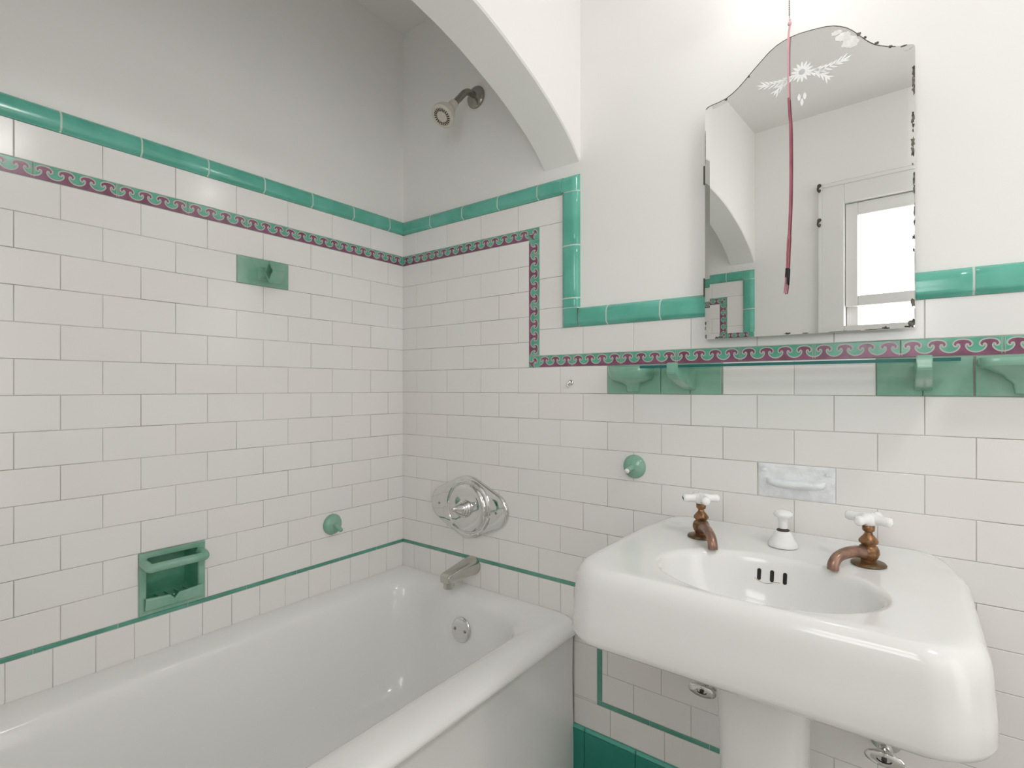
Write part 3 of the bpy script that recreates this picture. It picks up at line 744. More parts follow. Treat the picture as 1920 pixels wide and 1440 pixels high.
# recessed soap niche with grab bar
ni = thing('soap_niche', 'green ceramic recessed soap holder with grab bar in the left tub wall', 'soap holder', (TH, -0.774, 0.6355))
U0, U1, ZB, ZT = 0.6982, 0.8498, 0.5578, 0.7122
iu0, iu1, iz0, iz1 = 0.7150, 0.8330, 0.5800, 0.6970
bm = bmesh.new()
def rr2(a0, a1, b0, b1, h, r=0.004):
    pts = []
    for cu, cz_, s0 in ((a1-r, b1-r, 0), (a0+r, b1-r, PI/2), (a0+r, b0+r, PI), (a1-r, b0+r, 1.5*PI)):
        for i in range(5):
            a = s0+PI/2*i/4; pts.append(Vector((h, -(cu+r*math.cos(a)), cz_+r*math.sin(a))))
    return pts
loft(bm, [rr2(U0+G, U1-G, ZB, ZT-G, 0.0, 0.001), rr2(U0+G, U1-G, ZB, ZT-G, 0.009, 0.001), rr2(U0+0.002, U1-0.002, ZB+0.002, ZT-0.002, 0.0105, 0.002), rr2(iu0-0.004, iu1+0.004, iz0-0.004, iz1+0.004, 0.0105, 0.006), rr2(iu0-0.001, iu1+0.001, iz0-0.001, iz1+0.001, 0.0085, 0.006), rr2(iu0, iu1, iz0, iz1, 0.004, 0.006)], True)
obj('face_plate', bm, M['jade'], ni, smooth=True, autosm=40)
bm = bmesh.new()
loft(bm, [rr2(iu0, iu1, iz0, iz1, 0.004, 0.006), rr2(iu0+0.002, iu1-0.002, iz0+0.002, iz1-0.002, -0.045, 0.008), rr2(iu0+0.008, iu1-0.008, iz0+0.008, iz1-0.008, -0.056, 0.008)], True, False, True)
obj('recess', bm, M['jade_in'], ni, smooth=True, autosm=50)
bm = bmesh.new()    # soap tray with ridges and a V notch in its raised front lip
NS = 40; Ttop, Tbot = [], []
lip = []
for i in range(NS+1):
    u_ = iu0-0.006+(iu1-iu0+0.012)*i/NS; c = abs(u_-(iu0+iu1)/2)
    z_ = 0.5965 + 0.004*(c/0.06)**2
    if c < 0.010: z_ = 0.5965-(0.010-c)*1.25
    lip.append((u_, z_))
def lipring(x, dz, bot): return [Vector((x, -u_, (z_+dz) if not bot else 0.571)) for u_, z_ in lip]
loft(bm, [lipring(0.0095, 0, True), lipring(0.017, -0.006, True), lipring(0.0205, -0.005, False), lipring(0.0200, -0.001, False), lipring(0.0165, 0.001, False), lipring(0.0125, -0.001, False), lipring(0.0100, -0.008, False), lipring(-0.005, -0.0125, False)], False)
for k in range(5):
    u_ = iu0+0.014+(iu1-iu0-0.028)*k/4
    tube(bm, [(-0.045, -u_, 0.586), (-0.01, -u_, 0.588), (0.012, -u_, 0.5925)], 0.0022, 8)
obj('soap_tray', bm, M['jade'], ni, smooth=True, autosm=60)
bm = bmesh.new(); zb_ = 0.6800; xb = 0.040
tube(bm, smooth_path([(0.006, -(U1-0.011), zb_+0.006), (0.026, -(U1-0.011), zb_+0.004), (xb, -(U1-0.014), zb_), (xb+0.002, -(U1-0.028), zb_), (xb+0.002, -0.774, zb_), (xb+0.002, -(U0+0.028), zb_), (xb, -(U0+0.014), zb_), (0.026, -(U0+0.011), zb_+0.004), (0.006, -(U0+0.011), zb_+0.006)]), 0.0108, 20)
obj('grab_bar', bm, M['jade'], ni, smooth=True, autosm=60)

# painted-over dish above the sink
pt = thing('painted_dish', 'old soap dish smothered in lumpy white paint on the wall above the sink', 'soap dish', (1.307, -TH, 0.905))
bm = bmesh.new(); nu, nz_ = 40, 24; a0, a1, b0, b1 = 1.2308, 1.3840, Z(9)+0.0006, Z(8)-0.0006
from mathutils import noise
V = [[None]*(nz_+1) for _ in range(nu+1)]
for i in range(nu+1):
    for j in range(nz_+1):
        u_, z_ = a0+(a1-a0)*i/nu, b0+(b1-b0)*j/nz_
        e = min(i, nu-i, j, nz_-j)
        hh = 0.0052 if e == 0 else 0.0068+0.0010*noise.noise(Vector((u_*60, z_*60, 0)))
        V[i][j] = bm.verts.new((u_, -hh, z_))
for i in range(nu):
    for j in range(nz_): bm.faces.new((V[i][j], V[i+1][j], V[i+1][j+1], V[i][j+1]))
obj('painted_plate', bm, M['patch'], pt, smooth=True, autosm=60)
bm = bmesh.new(); rg = []
for i in range(33):
    t_ = -1+2*i/32; u_ = 1.3075+0.0585*t_; q = math.sqrt(max(0, 1-abs(t_)**3.2))
    w_ = 0.003+0.0175*q; zc = 0.9065+0.002*t_*t_; hh = 0.005+0.0075*q
    jt = 0.0006*noise.noise(Vector((u_*90, 3, 0)))
    rg.append([Vector((u_, -0.006, zc+0.006)), Vector((u_, -0.006-w_*0.7, zc+0.0045)), Vector((u_, -0.006-w_+jt, zc+0.001)), Vector((u_, -0.006-w_*0.95, zc-hh*0.6)), Vector((u_, -0.006-w_*0.45, zc-hh)), Vector((u_, -0.006, zc-hh*1.2))])
loft(bm, rg, False); 
obj('lip', bm, M['patch'], pt, smooth=True)
bm = bmesh.new()
for a, b, z_ in ((1.2965, 1.3035, 0.8985), (1.3075, 1.316, 0.8982), (1.2905, 1.2930, 0.899)):
    bx(bm, a, b, -0.0168, -0.0150, z_-0.0007, z_+0.0007)
obj('paint_gap', bm, M['black'], pt)
for s_, z_ in ((1.2425, 0.931), (1.3705, 0.9305)):
    bm = bmesh.new(); sph(bm, (s_, -0.0075, z_), 0.0055, sc=(1.2, 0.7, 0.8)); obj('paint_blob', bm, M['patch'], pt, smooth=True)

# little broken chrome fitting
hk = thing('broken_hook', 'tiny broken chrome hook screwed to a white tile under the frieze', 'hook', (0.727, -TH, 1.133))
bm = bmesh.new(); lathe(bm, [(0.0085, 0), (0.0088, 0.002), (0.0070, 0.005), (0.004, 0.0065), (0, 0.007)], (0.729, -TH, 1.134), (0, -1, 0), 22)
obj('hook_base', bm, M['chrome'], hk, smooth=True, autosm=40)
bm = bmesh.new(); tube(bm, smooth_path([(0.729, -0.011, 1.136), (0.724, -0.017, 1.133), (0.722, -0.018, 1.127), (0.725, -0.016, 1.122)]), 0.0027, 12)
obj('hook_stub', bm, M['chrome'], hk, smooth=True)
bm = bmesh.new(); lathe(bm, [(0.0026, 0), (0, 0.001)], (0.7325, -0.0122, 1.137), (0, -1, 0.1), 14)
obj('screw_hole', bm, M['black'], hk)

# ---------------------------------------------------------------- sink
SX = 1.294
sink = thing('pedestal_sink', 'white porcelain pedestal sink with deep apron and oval bowl below the mirror', 'sink', (SX, -0.22, 0))
def dring(hw, y0, y1, rb, rf, z, n=20):
    """basin outline: wall side corners rb=(rx,ry), room side rf=(rx,ry)"""
    pts = []
    for cx_, cy_, a0, (rx, ry) in ((SX+hw-rb[0], y1-rb[1], 0, rb), (SX-hw+rb[0], y1-rb[1], PI/2, rb), (SX-hw+rf[0], y0+rf[1], PI, rf), (SX+hw-rf[0], y0+rf[1], 1.5*PI, rf)):
        for i in range(n+1):
            a = a0+PI/2*i/n; pts.append(Vector((cx_+rx*math.cos(a), cy_+ry*math.sin(a), z)))
    out = []
    m = len(pts)
    for i in range(m):
        out.append(pts[i])
        if i % (n+1) == n:
            q = pts[(i+1) % m]
            for k in range(1, 12): out.append(pts[i].lerp(q, k/12))
    return out
def oval(cx_, cy_, ax_, ay, z, ref, ex=1.0):
    out = []
    for p in ref:
        # sample the ellipse at the direction from bowl centre
        d = Vector(((p.x-cx_)/0.31, (p.y-cy_)/0.25)); d.normalize()
        a = math.atan2(d.y, d.x); ca, sa = math.cos(a), math.sin(a)
        out.append(Vector((cx_+ax_*math.copysign(abs(ca)**ex, ca), cy_+ay*math.copysign(abs(sa)**ex, sa), z)))
    return out
YB = -0.0075; YF = -0.492
ref = dring(0.31, YF, YB, (0.07, 0.14), (0.072, 0.085), 0.78)
BX, BY = 1.302, -0.318
rgs = []
rgs.append(oval(SX, -0.24, 0.11, 0.09, 0.600, ref, 0.8))
def dr(hw, i0, i1, z, k=1.0): rgs.append(dring(hw, YF+i0, YB-i1, (0.070*k, 0.14*k), (0.072*k, 0.085*k), z))
dr(0.20, 0.12, 0, 0.622, 0.8)
dr(0.285, 0.030, 0, 0.640, 0.9)
dr(0.298, 0.011, 0, 0.644)
dr(0.306, 0.003, 0, 0.651)
dr(0.3095, 0.000, 0, 0.661)
dr(0.308, 0.002, 0, 0.700)
dr(0.305, 0.003, 0, 0.740)
dr(0.304, 0.004, 0, 0.755)
dr(0.3015, 0.006, 0, 0.768)
dr(0.297, 0.010, 0, 0.779)
dr(0.290, 0.016, 0.002, 0.787, 0.97)
dr(0.281, 0.022, 0.010, 0.7912, 0.93)
dr(0.270, 0.027, 0.022, 0.7918, 0.90)
lastd = rgs[-1]
ov = lambda a_, b_, z_: oval(BX, BY, a_*0.985, b_*0.965, z_, ref)
rgs.append([p.lerp(q, 0.5) for p, q in zip(lastd, ov(0.196, 0.146, 0.788))])
rgs.append(ov(0.196, 0.1455, 0.788))
rgs.append(ov(0.190, 0.1410, 0.7875))
rgs.append(ov(0.185, 0.1365, 0.7855))
rgs.append(ov(0.181, 0.1325, 0.7810))
rgs.append(ov(0.178, 0.1295, 0.7740))
rgs.append(ov(0.174, 0.1260, 0.7600))
rgs.append(ov(0.165, 0.1190, 0.7300))
rgs.append(ov(0.150, 0.1080, 0.7000))
rgs.append(ov(0.125, 0.0900, 0.6720))
rgs.append(ov(0.085, 0.0620, 0.6520))
rgs.append(ov(0.035, 0.0300, 0.6440))
# raised ledge towards the wall, level rim elsewhere
for r in rgs[1:6]:
    for p in r:
        if p.y < -0.25: p.z += 0.008*min(1, (-p.y-0.25)/0.15)
for r in rgs[11:16]:
    for p in r:
        if p.y > -0.10: p.z += 0.0085*min(1, max(0, (p.y+0.10)/0.07))**1.6
for r in rgs[7:11]:
    for p in r:
        if p.y > -0.10: p.z += 0.008*min(1, max(0, (p.y+0.10)/0.09))
bm = bmesh.new(); loft(bm, rgs, True, False, True)
for v in bm.verts:
    pass
bmesh.ops.recalc_face_normals(bm, faces=bm.faces)
bvh = BVHTree.FromBMesh(bm)
basin = obj('basin', bm, M['porc'], sink, smooth=True, autosm=70)
for x_ in (1.2735, 1.2965, 1.3195):
    hit, nn, _, _ = bvh.ray_cast(Vector((x_, -0.32, 0.751)), Vector((0, 1, 0)))
    if hit is None: continue
    nn = nn if nn.y < 0 else -nn
    xv = Vector((1, 0, 0)); xv = (xv-nn*xv.dot(nn)).normalized(); up = nn.cross(xv); up = up if up.z > 0 else -up
    bm = bmesh.new(); ring = []; hw, hl = 0.0036, 0.0075
    for k in range(24):
        a = 2*PI*k/24; ring.append((hw*math.cos(a), hw*math.sin(a)+(hl if math.sin(a) >= 0 else -hl)))
    A = [hit+nn*0.0008+xv*p+up*q for p, q in ring]; B = [hit-nn*0.004+xv*p+up*q for p, q in ring]
    loft(bm, [B, A], True, True, True)
    obj('overflow_slot', bm, M['black'], None).parent = basin
bm = bmesh.new()   # hairline crack and dirt under the slots
hit, nn, _, _ = bvh.ray_cast(Vector((1.285, -0.32, 0.737)), Vector((0, 1, 0)))
cr = []
for k in range(13):
    x_ = 1.266+0.045*k/12; z_ = 0.7425-0.006*math.sin(PI*min(1, k/10))-0.0012*k/12
    h2, n2, _, _ = bvh.ray_cast(Vector((x_, -0.32, z_)), Vector((0, 1, 0)))
    if h2: cr.append(h2+Vector((0, -0.0002, 0)))
tube(bm, cr, 0.0005, 6); obj('glaze_crack', bm, M['nickel'], None).parent = basin
bm = bmesh.new(); lathe(bm, [(0.022, 0), (0.021, 0.002), (0.012, 0.0026), (0.010, 0.0005), (0.0, 0.0005)], (BX, BY, 0.6442), (0, 0, 1), 28)
obj('drain', bm, M['chrome'], sink, smooth=True, autosm=40)
bm = bmesh.new()
def ped(hx, hy, z, cy_=-0.215, e=0.55, cx_=1.286):
    r = []
    for k in range(40):
        a = 2*PI*k/40; ca, sa = math.cos(a), math.sin(a)
        r.append(Vector((cx_+hx*math.copysign(abs(ca)**e, ca), cy_+hy*math.copysign(abs(sa)**e, sa), z)))
    return r
loft(bm, [ped(0.125, 0.115, 0.0), ped(0.125, 0.115, 0.03), ped(0.105, 0.10, 0.06), ped(0.082, 0.085, 0.12), ped(0.074, 0.080, 0.25), ped(0.074, 0.080, 0.42), ped(0.077, 0.083, 0.52), ped(0.085, 0.088, 0.57), ped(0.098, 0.098, 0.61), ped(0.110, 0.108, 0.628)], True, True, True)
obj('pedestal', bm, M['porc'], sink, smooth=True, autosm=60)

# taps
def tap(x, y, tip, zdeck, hrot, label, green):
    t = thing('tap', label, 'tap', (x, y, zdeck), 'copper pillar taps')
    bm = bmesh.new(); lathe(bm, [(0.0285, 0.0), (0.0290, 0.0015), (0.0270, 0.004), (0.0200, 0.0058), (0.013, 0.0065)], (x, y, zdeck), (0, 0, 1), 36)
    obj('base_flange', bm, M['bronze'], t, smooth=True, autosm=50)
    bm = bmesh.new(); lathe(bm, [(0.0125, 0.005), (0.0120, 0.009), (0.0155, 0.014), (0.0180, 0.021), (0.0172, 0.028), (0.0142, 0.034), (0.0115, 0.036), (0.0118, 0.038), (0.0150, 0.040), (0.0160, 0.043), (0.0150, 0.046), (0.0120, 0.050), (0.0070, 0.056), (0.0060, 0.060), (0.0065, 0.0605), (0.0098, 0.063), (0.0105, 0.071), (0.0090, 0.0735)], (x, y, zdeck), (0, 0, 1), 32)
    obj('body', bm, M['copper'], t, smooth=True, autosm=50)
    d = Vector((tip[0]-x, tip[1]-y, 0)); L_ = d.length; d.normalize(); o = Vector((x, y, zdeck))
    pp = [o+d*0.010+Vector((0, 0, 0.022)), o+d*0.030+Vector((0, 0, 0.0265)), o+d*(L_*0.62)+Vector((0, 0, 0.026)), o+d*(L_*0.86)+Vector((0, 0, 0.0205)), o+d*(L_*0.98)+Vector((0, 0, 0.0095)), o+d*L_+Vector((0, 0, -0.001))]
    sm = smooth_path(pp); m_ = len(sm)
    bm = bmesh.new(); tube(bm, sm, [0.0112-0.0028*i/(m_-1) if i < m_*0.6 else 0.0095+0.0008*(i/(m_-1)-0.6) for i in range(m_)], 18)
    obj('spout', bm, M['copper_tip'], t, smooth=True, autosm=60)
    h = bmesh.new(); zc = zdeck+0.086
    lathe(h, [(0.0110, -0.0125), (0.0165, -0.008), (0.0175, 0.0), (0.0145, 0.0062), (0.007, 0.0090), (0.0, 0.0094)], (x, y, zc), (0, 0, 1), 28)
    for k in range(4):
        a = hrot+k*PI/2; e = Vector((math.cos(a), math.sin(a), 0)); c = Vector((x, y, zc-0.001))
        pts_ = [c+e*0.006, c+e*0.014, c+e*0.022, c+e*0.029, c+e*0.035, c+e*0.0385, c+e*0.0400]
        tube(h, pts_, [0.0110, 0.0098, 0.0084, 0.0088, 0.0092, 0.0072, 0.0026], 18)
    ho = obj('cross_handle', h, M['knobw'], t, smooth=True, autosm=60)
    ho['label'] = 'white porcelain cross handle'
    if green:
        a = hrot+PI; e = Vector((math.cos(a), math.sin(a), 0)); bm = bmesh.new()
        lathe(bm, [(0.0050, -0.0015), (0.0050, 0.0012), (0.0, 0.0016)], Vector((x, y, zc-0.0025))+e*0.0386, (e+Vector((0, 0, -0.35))).normalized(), 16)
        o = obj('index_dot', bm, mat('green_index_enamel', (0.02, 0.20, 0.13, 1), 0.3), None, smooth=True); o.parent = ho; o['label'] = 'green dot on the handle end'
    return t
ZD = 0.7905
tap(1.143, -0.145, (1.190, -0.220), ZD, math.radians(35), 'tarnished copper tap with a green dot on its cross handle, left side of the sink', True)
tap(1.450, -0.142, (1.400, -0.212), ZD, math.radians(-22), 'tarnished copper tap with plain white cross handle, right side of the sink', False)
# pop-up control
pk = thing('drain_knob', 'white porcelain drain control knob on the sink deck between the taps', 'knob', (1.301, -0.112, ZD))
bm = bmesh.new(); lathe(bm, [(0.0285, 0.0), (0.0290, 0.003), (0.0265, 0.008), (0.0205, 0.018), (0.0165, 0.027), (0.0125, 0.031), (0.008, 0.032)], (1.301, -0.112, ZD+0.0005), (0, 0, 1), 36)
obj('bell_base', bm, M['knobw'], pk, smooth=True, autosm=60)
bm = bmesh.new(); lathe(bm, [(0.012, 0.031), (0.0125, 0.0335), (0.0085, 0.036), (0.0065, 0.039)], (1.301, -0.112, ZD), (0, 0, 1), 24)
obj('collar', bm, M['dark'], pk, smooth=True, autosm=40)
bm = bmesh.new(); lathe(bm, [(0.0085, 0.037), (0.0085, 0.050), (0.0105, 0.058), (0.0165, 0.0615), (0.0192, 0.0655), (0.0175, 0.070), (0.012, 0.0735), (0.006, 0.0752), (0.0, 0.0756)], (1.301, -0.112, ZD), (0, 0, 1), 28)
obj('pull_knob', bm, M['knobw'], pk, smooth=True, autosm=60)

# stop valves below the basin
def stop_valve(x, z, yh, label):
    t = thing('stop_valve', label, 'valve', (x, -TH, z), 'chrome stop valves under the sink')
    bm = bmesh.new(); lathe(bm, [(0.028, 0), (0.0275, 0.003), (0.015, 0.008), (0.010, 0.009)], (x, -TH, z), (0, -1, 0), 28)
    obj('escutcheon', bm, M['chrome'], t, smooth=True, autosm=45)
    bm = bmesh.new(); tube(bm, [(x, -0.010, z), (x, yh+0.022, z)], 0.0095, 18); sph(bm, (x, yh+0.034, z), 0.0135); tube(bm, [(x, yh+0.024, z), (x, yh+0.002, z)], 0.006, 14)
    obj('valve_body', bm, M['chrome'], t, smooth=True, autosm=50)
    bm = bmesh.new(); lathe(bm, [(0.0100, 0.0), (0.0150, 0.002), (0.0155, 0.006), (0.0130, 0.0095), (0.0060, 0.0100), (0.0050, 0.0075), (0.0, 0.0075)], (x, yh+0.004, z), (0, -1, 0), 40, sx=2.1)
    h = obj('oval_handle', bm, M['chrome'], t, smooth=True, autosm=50)
    bm = bmesh.new(); lathe(bm, [(0.0048, 0), (0.0045, 0.003), (0.0, 0.0035)], (x, yh-0.0035, z), (0, -1, 0), 16)
    obj('handle_screw', bm, M['dark'], None, smooth=True).parent = h
    bm = bmesh.new(); tube(bm, smooth_path([(x, yh+0.034, z+0.010), (x, yh+0.034, z+0.06), (x+0.008, -0.09, z+0.14), (x+0.010, -0.11, 0.63)]), 0.005, 12)
    obj('supply_tube', bm, M['nickel'], t, smooth=True)
stop_valve(1.121, 0.406, -0.066, 'chrome stop valve with oval handle left of the pedestal, under the basin')
stop_valve(1.472, 0.402, -0.080, 'chrome stop valve with oval handle right of the pedestal, under the basin')

# ---------------------------------------------------------------- mirror cabinet
mc = thing('mirror_cabinet', 'arched mirror door of a wall cabinet, its edge spotted black, above the sink', 'mirror', (1.1166, -0.030, 1.236))
MD = math.radians(1.95); MO = Vector((1.1166, -0.030, 0)); MT = Vector((math.cos(MD), -math.sin(MD), 0)); MN = Vector((-math.sin(MD), -math.cos(MD), 0))
def mp_(s_, z, h=0.0): return MO+MT*s_+Vector((0, 0, z))+MN*h
W = 0.4035
LH = [(0.0, 1.236), (0.0, 1.50), (0.0, 1.786), (0.002, 1.7915), (0.007, 1.7950), (0.0165, 1.7970), (0.032, 1.7985), (0.047, 1.8010), (0.062, 1.8075), (0.0775, 1.8175), (0.095, 1.8325), (0.112, 1.8480), (0.129, 1.8620), (0.143, 1.8735), (0.157, 1.8815), (0.172, 1.8865), (0.187, 1.8890)]
RH = [(0.2180, 1.8885), (0.2346, 1.8865), (0.2548, 1.8830), (0.2670, 1.8790), (0.2789, 1.8730), (0.2900, 1.8655), (0.2996, 1.8565), (0.3080, 1.8465), (0.3161, 1.8360), (0.3235, 1.8265), (0.3315, 1.8175), (0.3390, 1.8105), (0.3474, 1.8050), (0.3600, 1.7980), (0.3733, 1.7925), (0.3860, 1.7890), (0.3943, 1.7875), (0.4000, 1.7855), (0.4028, 1.7820), (0.4035, 1.7760), (0.4035, 1.50), (0.4035, 1.236)]
OUT = LH+[(W/2, 1.8898)]+RH
dens = []
for i, p in enumerate(OUT):
    dens.append(p); q = OUT[(i+1) % len(OUT)]; L_ = math.hypot(q[0]-p[0], q[1]-p[1]); m_ = int(L_/0.05)
    for k in range(1, m_+1): dens.append((p[0]+(q[0]-p[0])*k/(m_+1), p[1]+(q[1]-p[1])*k/(m_+1)))
OUT = dens
cs_, cz0 = W/2, 1.56
def inset(P, d):
    n = len(P); res = []
    for i in range(n):
        a, b, c = P[i-1], P[i], P[(i+1) % n]
        n1 = Vector((b[1]-a[1], -(b[0]-a[0]))); n2 = Vector((c[1]-b[1], -(c[0]-b[0])))
        n1.normalize(); n2.normalize(); nn = (n1+n2); nn.normalize(); k = max(0.5, nn.dot(n1))
        res.append((b[0]+nn.x*d/k, b[1]+nn.y*d/k))
    return res
IN = inset(OUT, 0.0115)
if min(p[0] for p in IN) < 0: IN = inset(OUT, -0.0115)
bm = bmesh.new()
loft(bm, [[mp_(s_, z, -0.0035) for s_, z in OUT], [mp_(s_, z, 0.0) for s_, z in OUT], [mp_(s_, z, 0.0007) for s_, z in IN]], True, True, True)
mg = obj('mirror_glass', bm, M['mirror'], mc); mg['label'] = 'bevelled mirror glass'
bm = bmesh.new()
OB = inset(OUT, 0.003) if min(p[0] for p in inset(OUT, 0.003)) > 0 else inset(OUT, -0.003)
loft(bm, [[mp_(s_, z, -0.020) for s_, z in OB], [mp_(s_, z, -0.0037) for s_, z in OB]], True, True, True)
obj('door_panel', bm, M['cabinet'], mc)
bm = bmesh.new(); bx(bm, 1.128, 1.505, -0.0095, -0.0005, 1.245, 1.775); obj('cabinet_frame', bm, M['cabinet'], mc)
for z in (1.634, 1.362):
    bm = bmesh.new(); tube(bm, [(1.1150, -0.026, z-0.022), (1.1150, -0.026, z+0.022)], 0.0036, 12); bx(bm, 1.1150, 1.128, -0.0265, -0.010, z-0.020, z+0.020)
    obj('hinge', bm, M['dark'], mc, smooth=True, autosm=40)
# etched flower
def leaf(bm, a, b, w, h=0.0013, bend=0.0, mi=0):
    a, b = Vector(a), Vector(b); d = b-a; n = Vector((-d.y, d.x)).normalized(); L1, L2 = [], []
    K_ = 8
    for i in range(K_+1):
        t = i/K_; c = a+d*t+n*bend*math.sin(PI*t)*d.length; ww = w*math.sin(PI*min(1, 0.08+0.92*t))**0.8 if t < 1 else 0.0
        L1.append(c+n*ww/2); L2.append(c-n*ww/2)
    poly = L1+L2[::-1]
    top = [bm.verts.new(mp_(p.x, p.y, h)) for p in poly]; bot = [bm.verts.new(mp_(p.x, p.y, 0.0008)) for p in poly]
    m_ = len(poly)
    for i in range(m_):
        bm.faces.new((top[i], top[(i+1) % m_], bot[(i+1) % m_], bot[i])).material_index = mi
    bm.faces.new(top).material_index = mi
bm = bmesh.new(); FC = Vector((0.2085, 1.8035))
for k in range(14):
    a = PI/2+2*PI*k/14; d = Vector((math.cos(a), math.sin(a)))
    leaf(bm, FC+d*0.0050, FC+d*0.0225, 0.0050)
def branch(tip, bend, n, w=0.0031):
    tip = Vector(tip); d = tip-FC; nn = Vector((-d.y, d.x)).normalized(); L_ = d.length
    P = lambda t: FC+d*t+nn*bend*L_*math.sin(PI*t)
    leaf(bm, P(0.66), P(1.0), 0.0046, bend=bend*0.6)
    for i in range(n):
        t = 0.24+0.54*i/(n-1); p = P(t); q = (P(t+0.02)-P(t)).normalized()
        m2 = Vector((-q.y, q.x))
        for s_ in (-1, 1):
            leaf(bm, p, p+q*0.0155+m2*s_*0.0085, w, h=0.0011+0.00005*i)
    leaf(bm, P(0.0), P(0.80), 0.0028, h=0.00105, bend=bend*0.3)
branch((0.300, 1.8050), -0.10, 6); branch((0.117, 1.8065), 0.10, 6)
branch((0.262, 1.7655), 0.10, 4); branch((0.152, 1.7710), -0.10, 4)
et = obj('etched_flower', bm, M['etch'], None, normals=True); et.parent = mg
for s_, z in ((0.2030, 1.7505), (0.2140, 1.7500), (0.2085, 1.7380)):
    bm = bmesh.new(); leaf(bm, (s_, z-0.0078), (s_, z+0.0078), 0.0062); o = obj('etched_drop', bm, M['etch'], None); o.parent = mg
bm = bmesh.new(); lathe(bm, [(0.0062, 0), (0.005, 0.0006), (0, 0.0008)], mp_(FC.x, FC.y, 0.0012), MN, 20); o = obj('flower_centre', bm, M['etch2'], None); o.parent = mg
# black rot and clouding on the bevel
def blob(bm, s_, z, rs, rz, h=0.0013, seed=0, n=14, rough=0.45):
    rr = random.Random(seed); pts = []
    for k in range(n):
        a = 2*PI*k/n; r = 1+rr.uniform(-rough, rough); x_ = s_+rs*r*math.cos(a); z_ = z+rz*r*math.sin(a)
        pts.append((min(max(x_, 0.0004), W-0.0004), max(z_, 1.2364)))
    top = [bm.verts.new(mp_(x_, z_, h)) for x_, z_ in pts]; bot = [bm.verts.new(mp_(x_, z_, -0.0005)) for x_, z_ in pts]
    for i in range(n): bm.faces.new((top[i], top[(i+1) % n], bot[(i+1) % n], bot[i]))
    bm.faces.new(top)
bm = bmesh.new()
chips = [(0.402, 1.7375, 0.003, 0.006), (0.4015, 1.728, 0.0025, 0.008), (0.4005, 1.712, 0.002, 0.010), (0.402, 1.698, 0.0032, 0.009), (0.4005, 1.652, 0.0015, 0.003), (0.4000, 1.640, 0.0025, 0.008), (0.4005, 1.628, 0.0015, 0.004), (0.400, 1.618, 0.0014, 0.004), (0.400, 1.596, 0.0028, 0.010), (0.3998, 1.578, 0.0026, 0.011), (0.3995, 1.553, 0.0012, 0.002), (0.4020, 1.524, 0.0022, 0.013), (0.4022, 1.506, 0.0018, 0.010), (0.4024, 1.462, 0.0020, 0.013), (0.4022, 1.440, 0.0014, 0.006), (0.4015, 1.412, 0.0020, 0.005), (0.4010, 1.386, 0.0018, 0.004), (0.4030, 1.350, 0.0008, 0.030), (0.4000, 1.285, 0.0040, 0.0085), (0.4030, 1.262, 0.0012, 0.012), (0.3990, 1.2440, 0.0052, 0.0080), (0.3925, 1.2385, 0.0055, 0.0022), (0.3560, 1.2385, 0.0055, 0.0032), (0.3350, 1.2368, 0.018, 0.0010), (0.2800, 1.2368, 0.030, 0.0006), (0.1800, 1.2385, 0.0055, 0.0020), (0.2150, 1.2372, 0.0060, 0.0012), (0.0300, 1.2385, 0.0060, 0.0028), (0.0800, 1.2368, 0.030, 0.0006), (0.0020, 1.2420, 0.0020, 0.0050), (0.0015, 1.2750, 0.0018, 0.0035), (0.0008, 1.263, 0.0008, 0.004), (0.0008, 1.700, 0.0005, 0.03),
 (0.3120, 1.8420, 0.0035, 0.0028), (0.3220, 1.8300, 0.0030, 0.0022), (0.3420, 1.8110, 0.0035, 0.0022), (0.0490, 1.7985, 0.0028, 0.0022), (0.1000, 1.8340, 0.0020, 0.0022), (0.3640, 1.7955, 0.0032, 0.0024), (0.3860, 1.7880, 0.0060, 0.0010)]
bm.free()
for i, c in enumerate(chips):
    bm = bmesh.new(); blob(bm, *c, seed=i); o = obj('black_chip', bm, M['chip'], None); o.parent = mg
bm = bmesh.new()
for i, (a, b) in enumerate(zip(OUT, OUT[1:])):           # thin dark line round the arched top
    if a[1] > 1.79 and b[1] > 1.79:
        q = [mp_(a[0], a[1], 0.0005), mp_(b[0], b[1], 0.0005), mp_(b[0]*0.993+0.0014, b[1]-0.0012, 0.0005), mp_(a[0]*0.993+0.0014, a[1]-0.0012, 0.0005)]
        bm.faces.new([bm.verts.new(p) for p in q])
bmesh.ops.remove_doubles(bm, verts=bm.verts, dist=1e-5); o = obj('dark_top_edge', bm, M['chip'], None); o.parent = mg
bm = bmesh.new()
for i, c in enumerate([(0.2960, 1.8330, 0.014, 0.0110), (0.2850, 1.8480, 0.014, 0.0080), (0.2730, 1.8600, 0.010, 0.0050), (0.3010, 1.8270, 0.011, 0.009)]): blob(bm, *c, h=0.00130+0.0002*i, seed=50+i, n=20, rough=0.18)
o = obj('clouded_patch', bm, M['haze'], None); o.parent = mg; o['label'] = 'cloudy grey-white desilvered patch'

# ---------------------------------------------------------------- added ceiling fill, an unseen dome for soft overhead light
cl_ = thing('ceiling_fill', 'added unseen ceiling fill light, a round frosted dome for soft overhead light', 'ceiling light', (2.25, -0.80, CEIL))
bm = bmesh.new(); lathe(bm, [(0.15, 0), (0.15, 0.018), (0.14, 0.024)], (2.25, -0.80, CEIL), (0, 0, -1), 48); obj('fill_base', bm, M['knobw'], cl_, smooth=True, autosm=50)
bm = bmesh.new(); lathe(bm, [(0.138, 0.022), (0.132, 0.045), (0.11, 0.066), (0.07, 0.080), (0.0, 0.086)], (2.25, -0.80, CEIL), (0, 0, -1), 48); obj('fill_dome', bm, M['dome'], cl_, smooth=True)

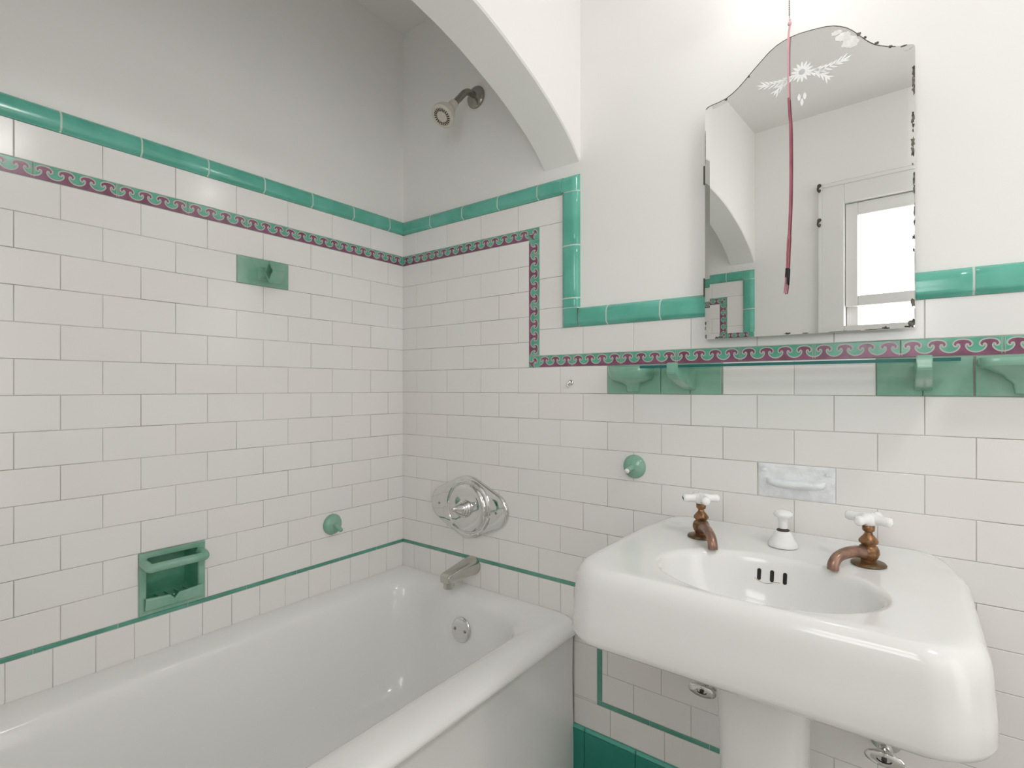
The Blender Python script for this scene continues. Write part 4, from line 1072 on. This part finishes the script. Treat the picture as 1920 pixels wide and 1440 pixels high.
# ---------------------------------------------------------------- lamp over the mirror and its pull string
lp = thing('wall_lamp', 'small wall lamp with bare glowing bulb above the mirror, pull chain hanging', 'lamp', (1.303, -0.001, 2.08))
bm = bmesh.new(); lathe(bm, [(0.050, 0), (0.050, 0.008), (0.040, 0.016), (0.020, 0.022), (0.016, 0.040)], (1.303, -0.0005, 2.08), (0, -1, 0), 36)
obj('wall_base', bm, M['knobw'], lp, smooth=True, autosm=50)
bm = bmesh.new(); tube(bm, smooth_path([(1.303, -0.035, 2.08), (1.303, -0.075, 2.083), (1.303, -0.098, 2.088)]), [0.017+0.0005*i for i in range(13)], 24)
obj('socket', bm, M['knobw'], lp, smooth=True, autosm=50)
bm = bmesh.new(); sph(bm, (1.303, -0.140, 2.098), 0.045, 28); obj('bulb', bm, M['bulb'], lp, smooth=True)
bm = bmesh.new(); z = 2.064
while z > 1.930:
    sph(bm, (1.3015, -0.044, z), 0.0018, 8); z -= 0.0042
tube(bm, [(1.3015, -0.044, 2.070), (1.3015, -0.044, 1.926)], 0.0007, 6)
obj('pull_chain', bm, M['nickel'], lp, smooth=True)
ps = thing('pull_string', 'long faded pink ribbon string tied to the lamp chain, hanging before the mirror', 'string', (1.3015, -0.044, 1.926))
Pp = [(1.3035, 1.921), (1.3045, 1.905), (1.3020, 1.885), (1.3005, 1.850), (1.3008, 1.800), (1.3012, 1.755), (1.3030, 1.715), (1.3050, 1.680), (1.3055, 1.600), (1.3050, 1.530), (1.3030, 1.470), (1.3005, 1.420), (1.2985, 1.372), (1.2965, 1.340), (1.2945, 1.3250)]
path = smooth_path([(x_-0.0017, -0.0440-0.0006*math.sin(i), 1.12+(z_-1.12)*1.009) for i, (x_, z_) in enumerate(Pp)], 6)
def ribbon(bm, path, dx, w, t, z0, z1, mi=0):
    rg = []
    for p in path:
        if not (z0 <= p.z <= z1): continue
        f_ = min(1, max(0, (p.z-1.325)/0.3)); q = p+Vector((dx*(1.0 if p.z < 1.45 else 0.55), 0, 0))
        rg.append([q+Vector((-w, -t, 0)), q+Vector((w, -t, 0)), q+Vector((w, t, 0)), q+Vector((-w, t, 0))])
    if len(rg) > 1: loft(bm, rg, True, True, True, mi)
for nm_, dx in (('ribbon_strand', -0.0017), ('ribbon_strand', 0.0018)):
    bm = bmesh.new(); ribbon(bm, path, dx, 0.0013, 0.0006, 1.3, 1.76, 0); ribbon(bm, path, dx, 0.0011, 0.0006, 1.76-0.01, 1.925, 1)
    obj(nm_, bm, [M['pink'], M['pinkpale']], ps)
bm = bmesh.new(); ribbon(bm, path, -0.0017, 0.0016, 0.0010, 1.358, 1.385); ribbon(bm, path, 0.0018, 0.0016, 0.0010, 1.345, 1.385)
o = obj('ribbon_mark', bm, M['black'], ps); o['label'] = 'short black band on the ribbon'
bm = bmesh.new(); sph(bm, (1.3022, -0.044, 1.914), 0.0042, 12, sc=(1, 0.8, 1.3)); obj('knot', bm, M['pinkpale'], ps, smooth=True)
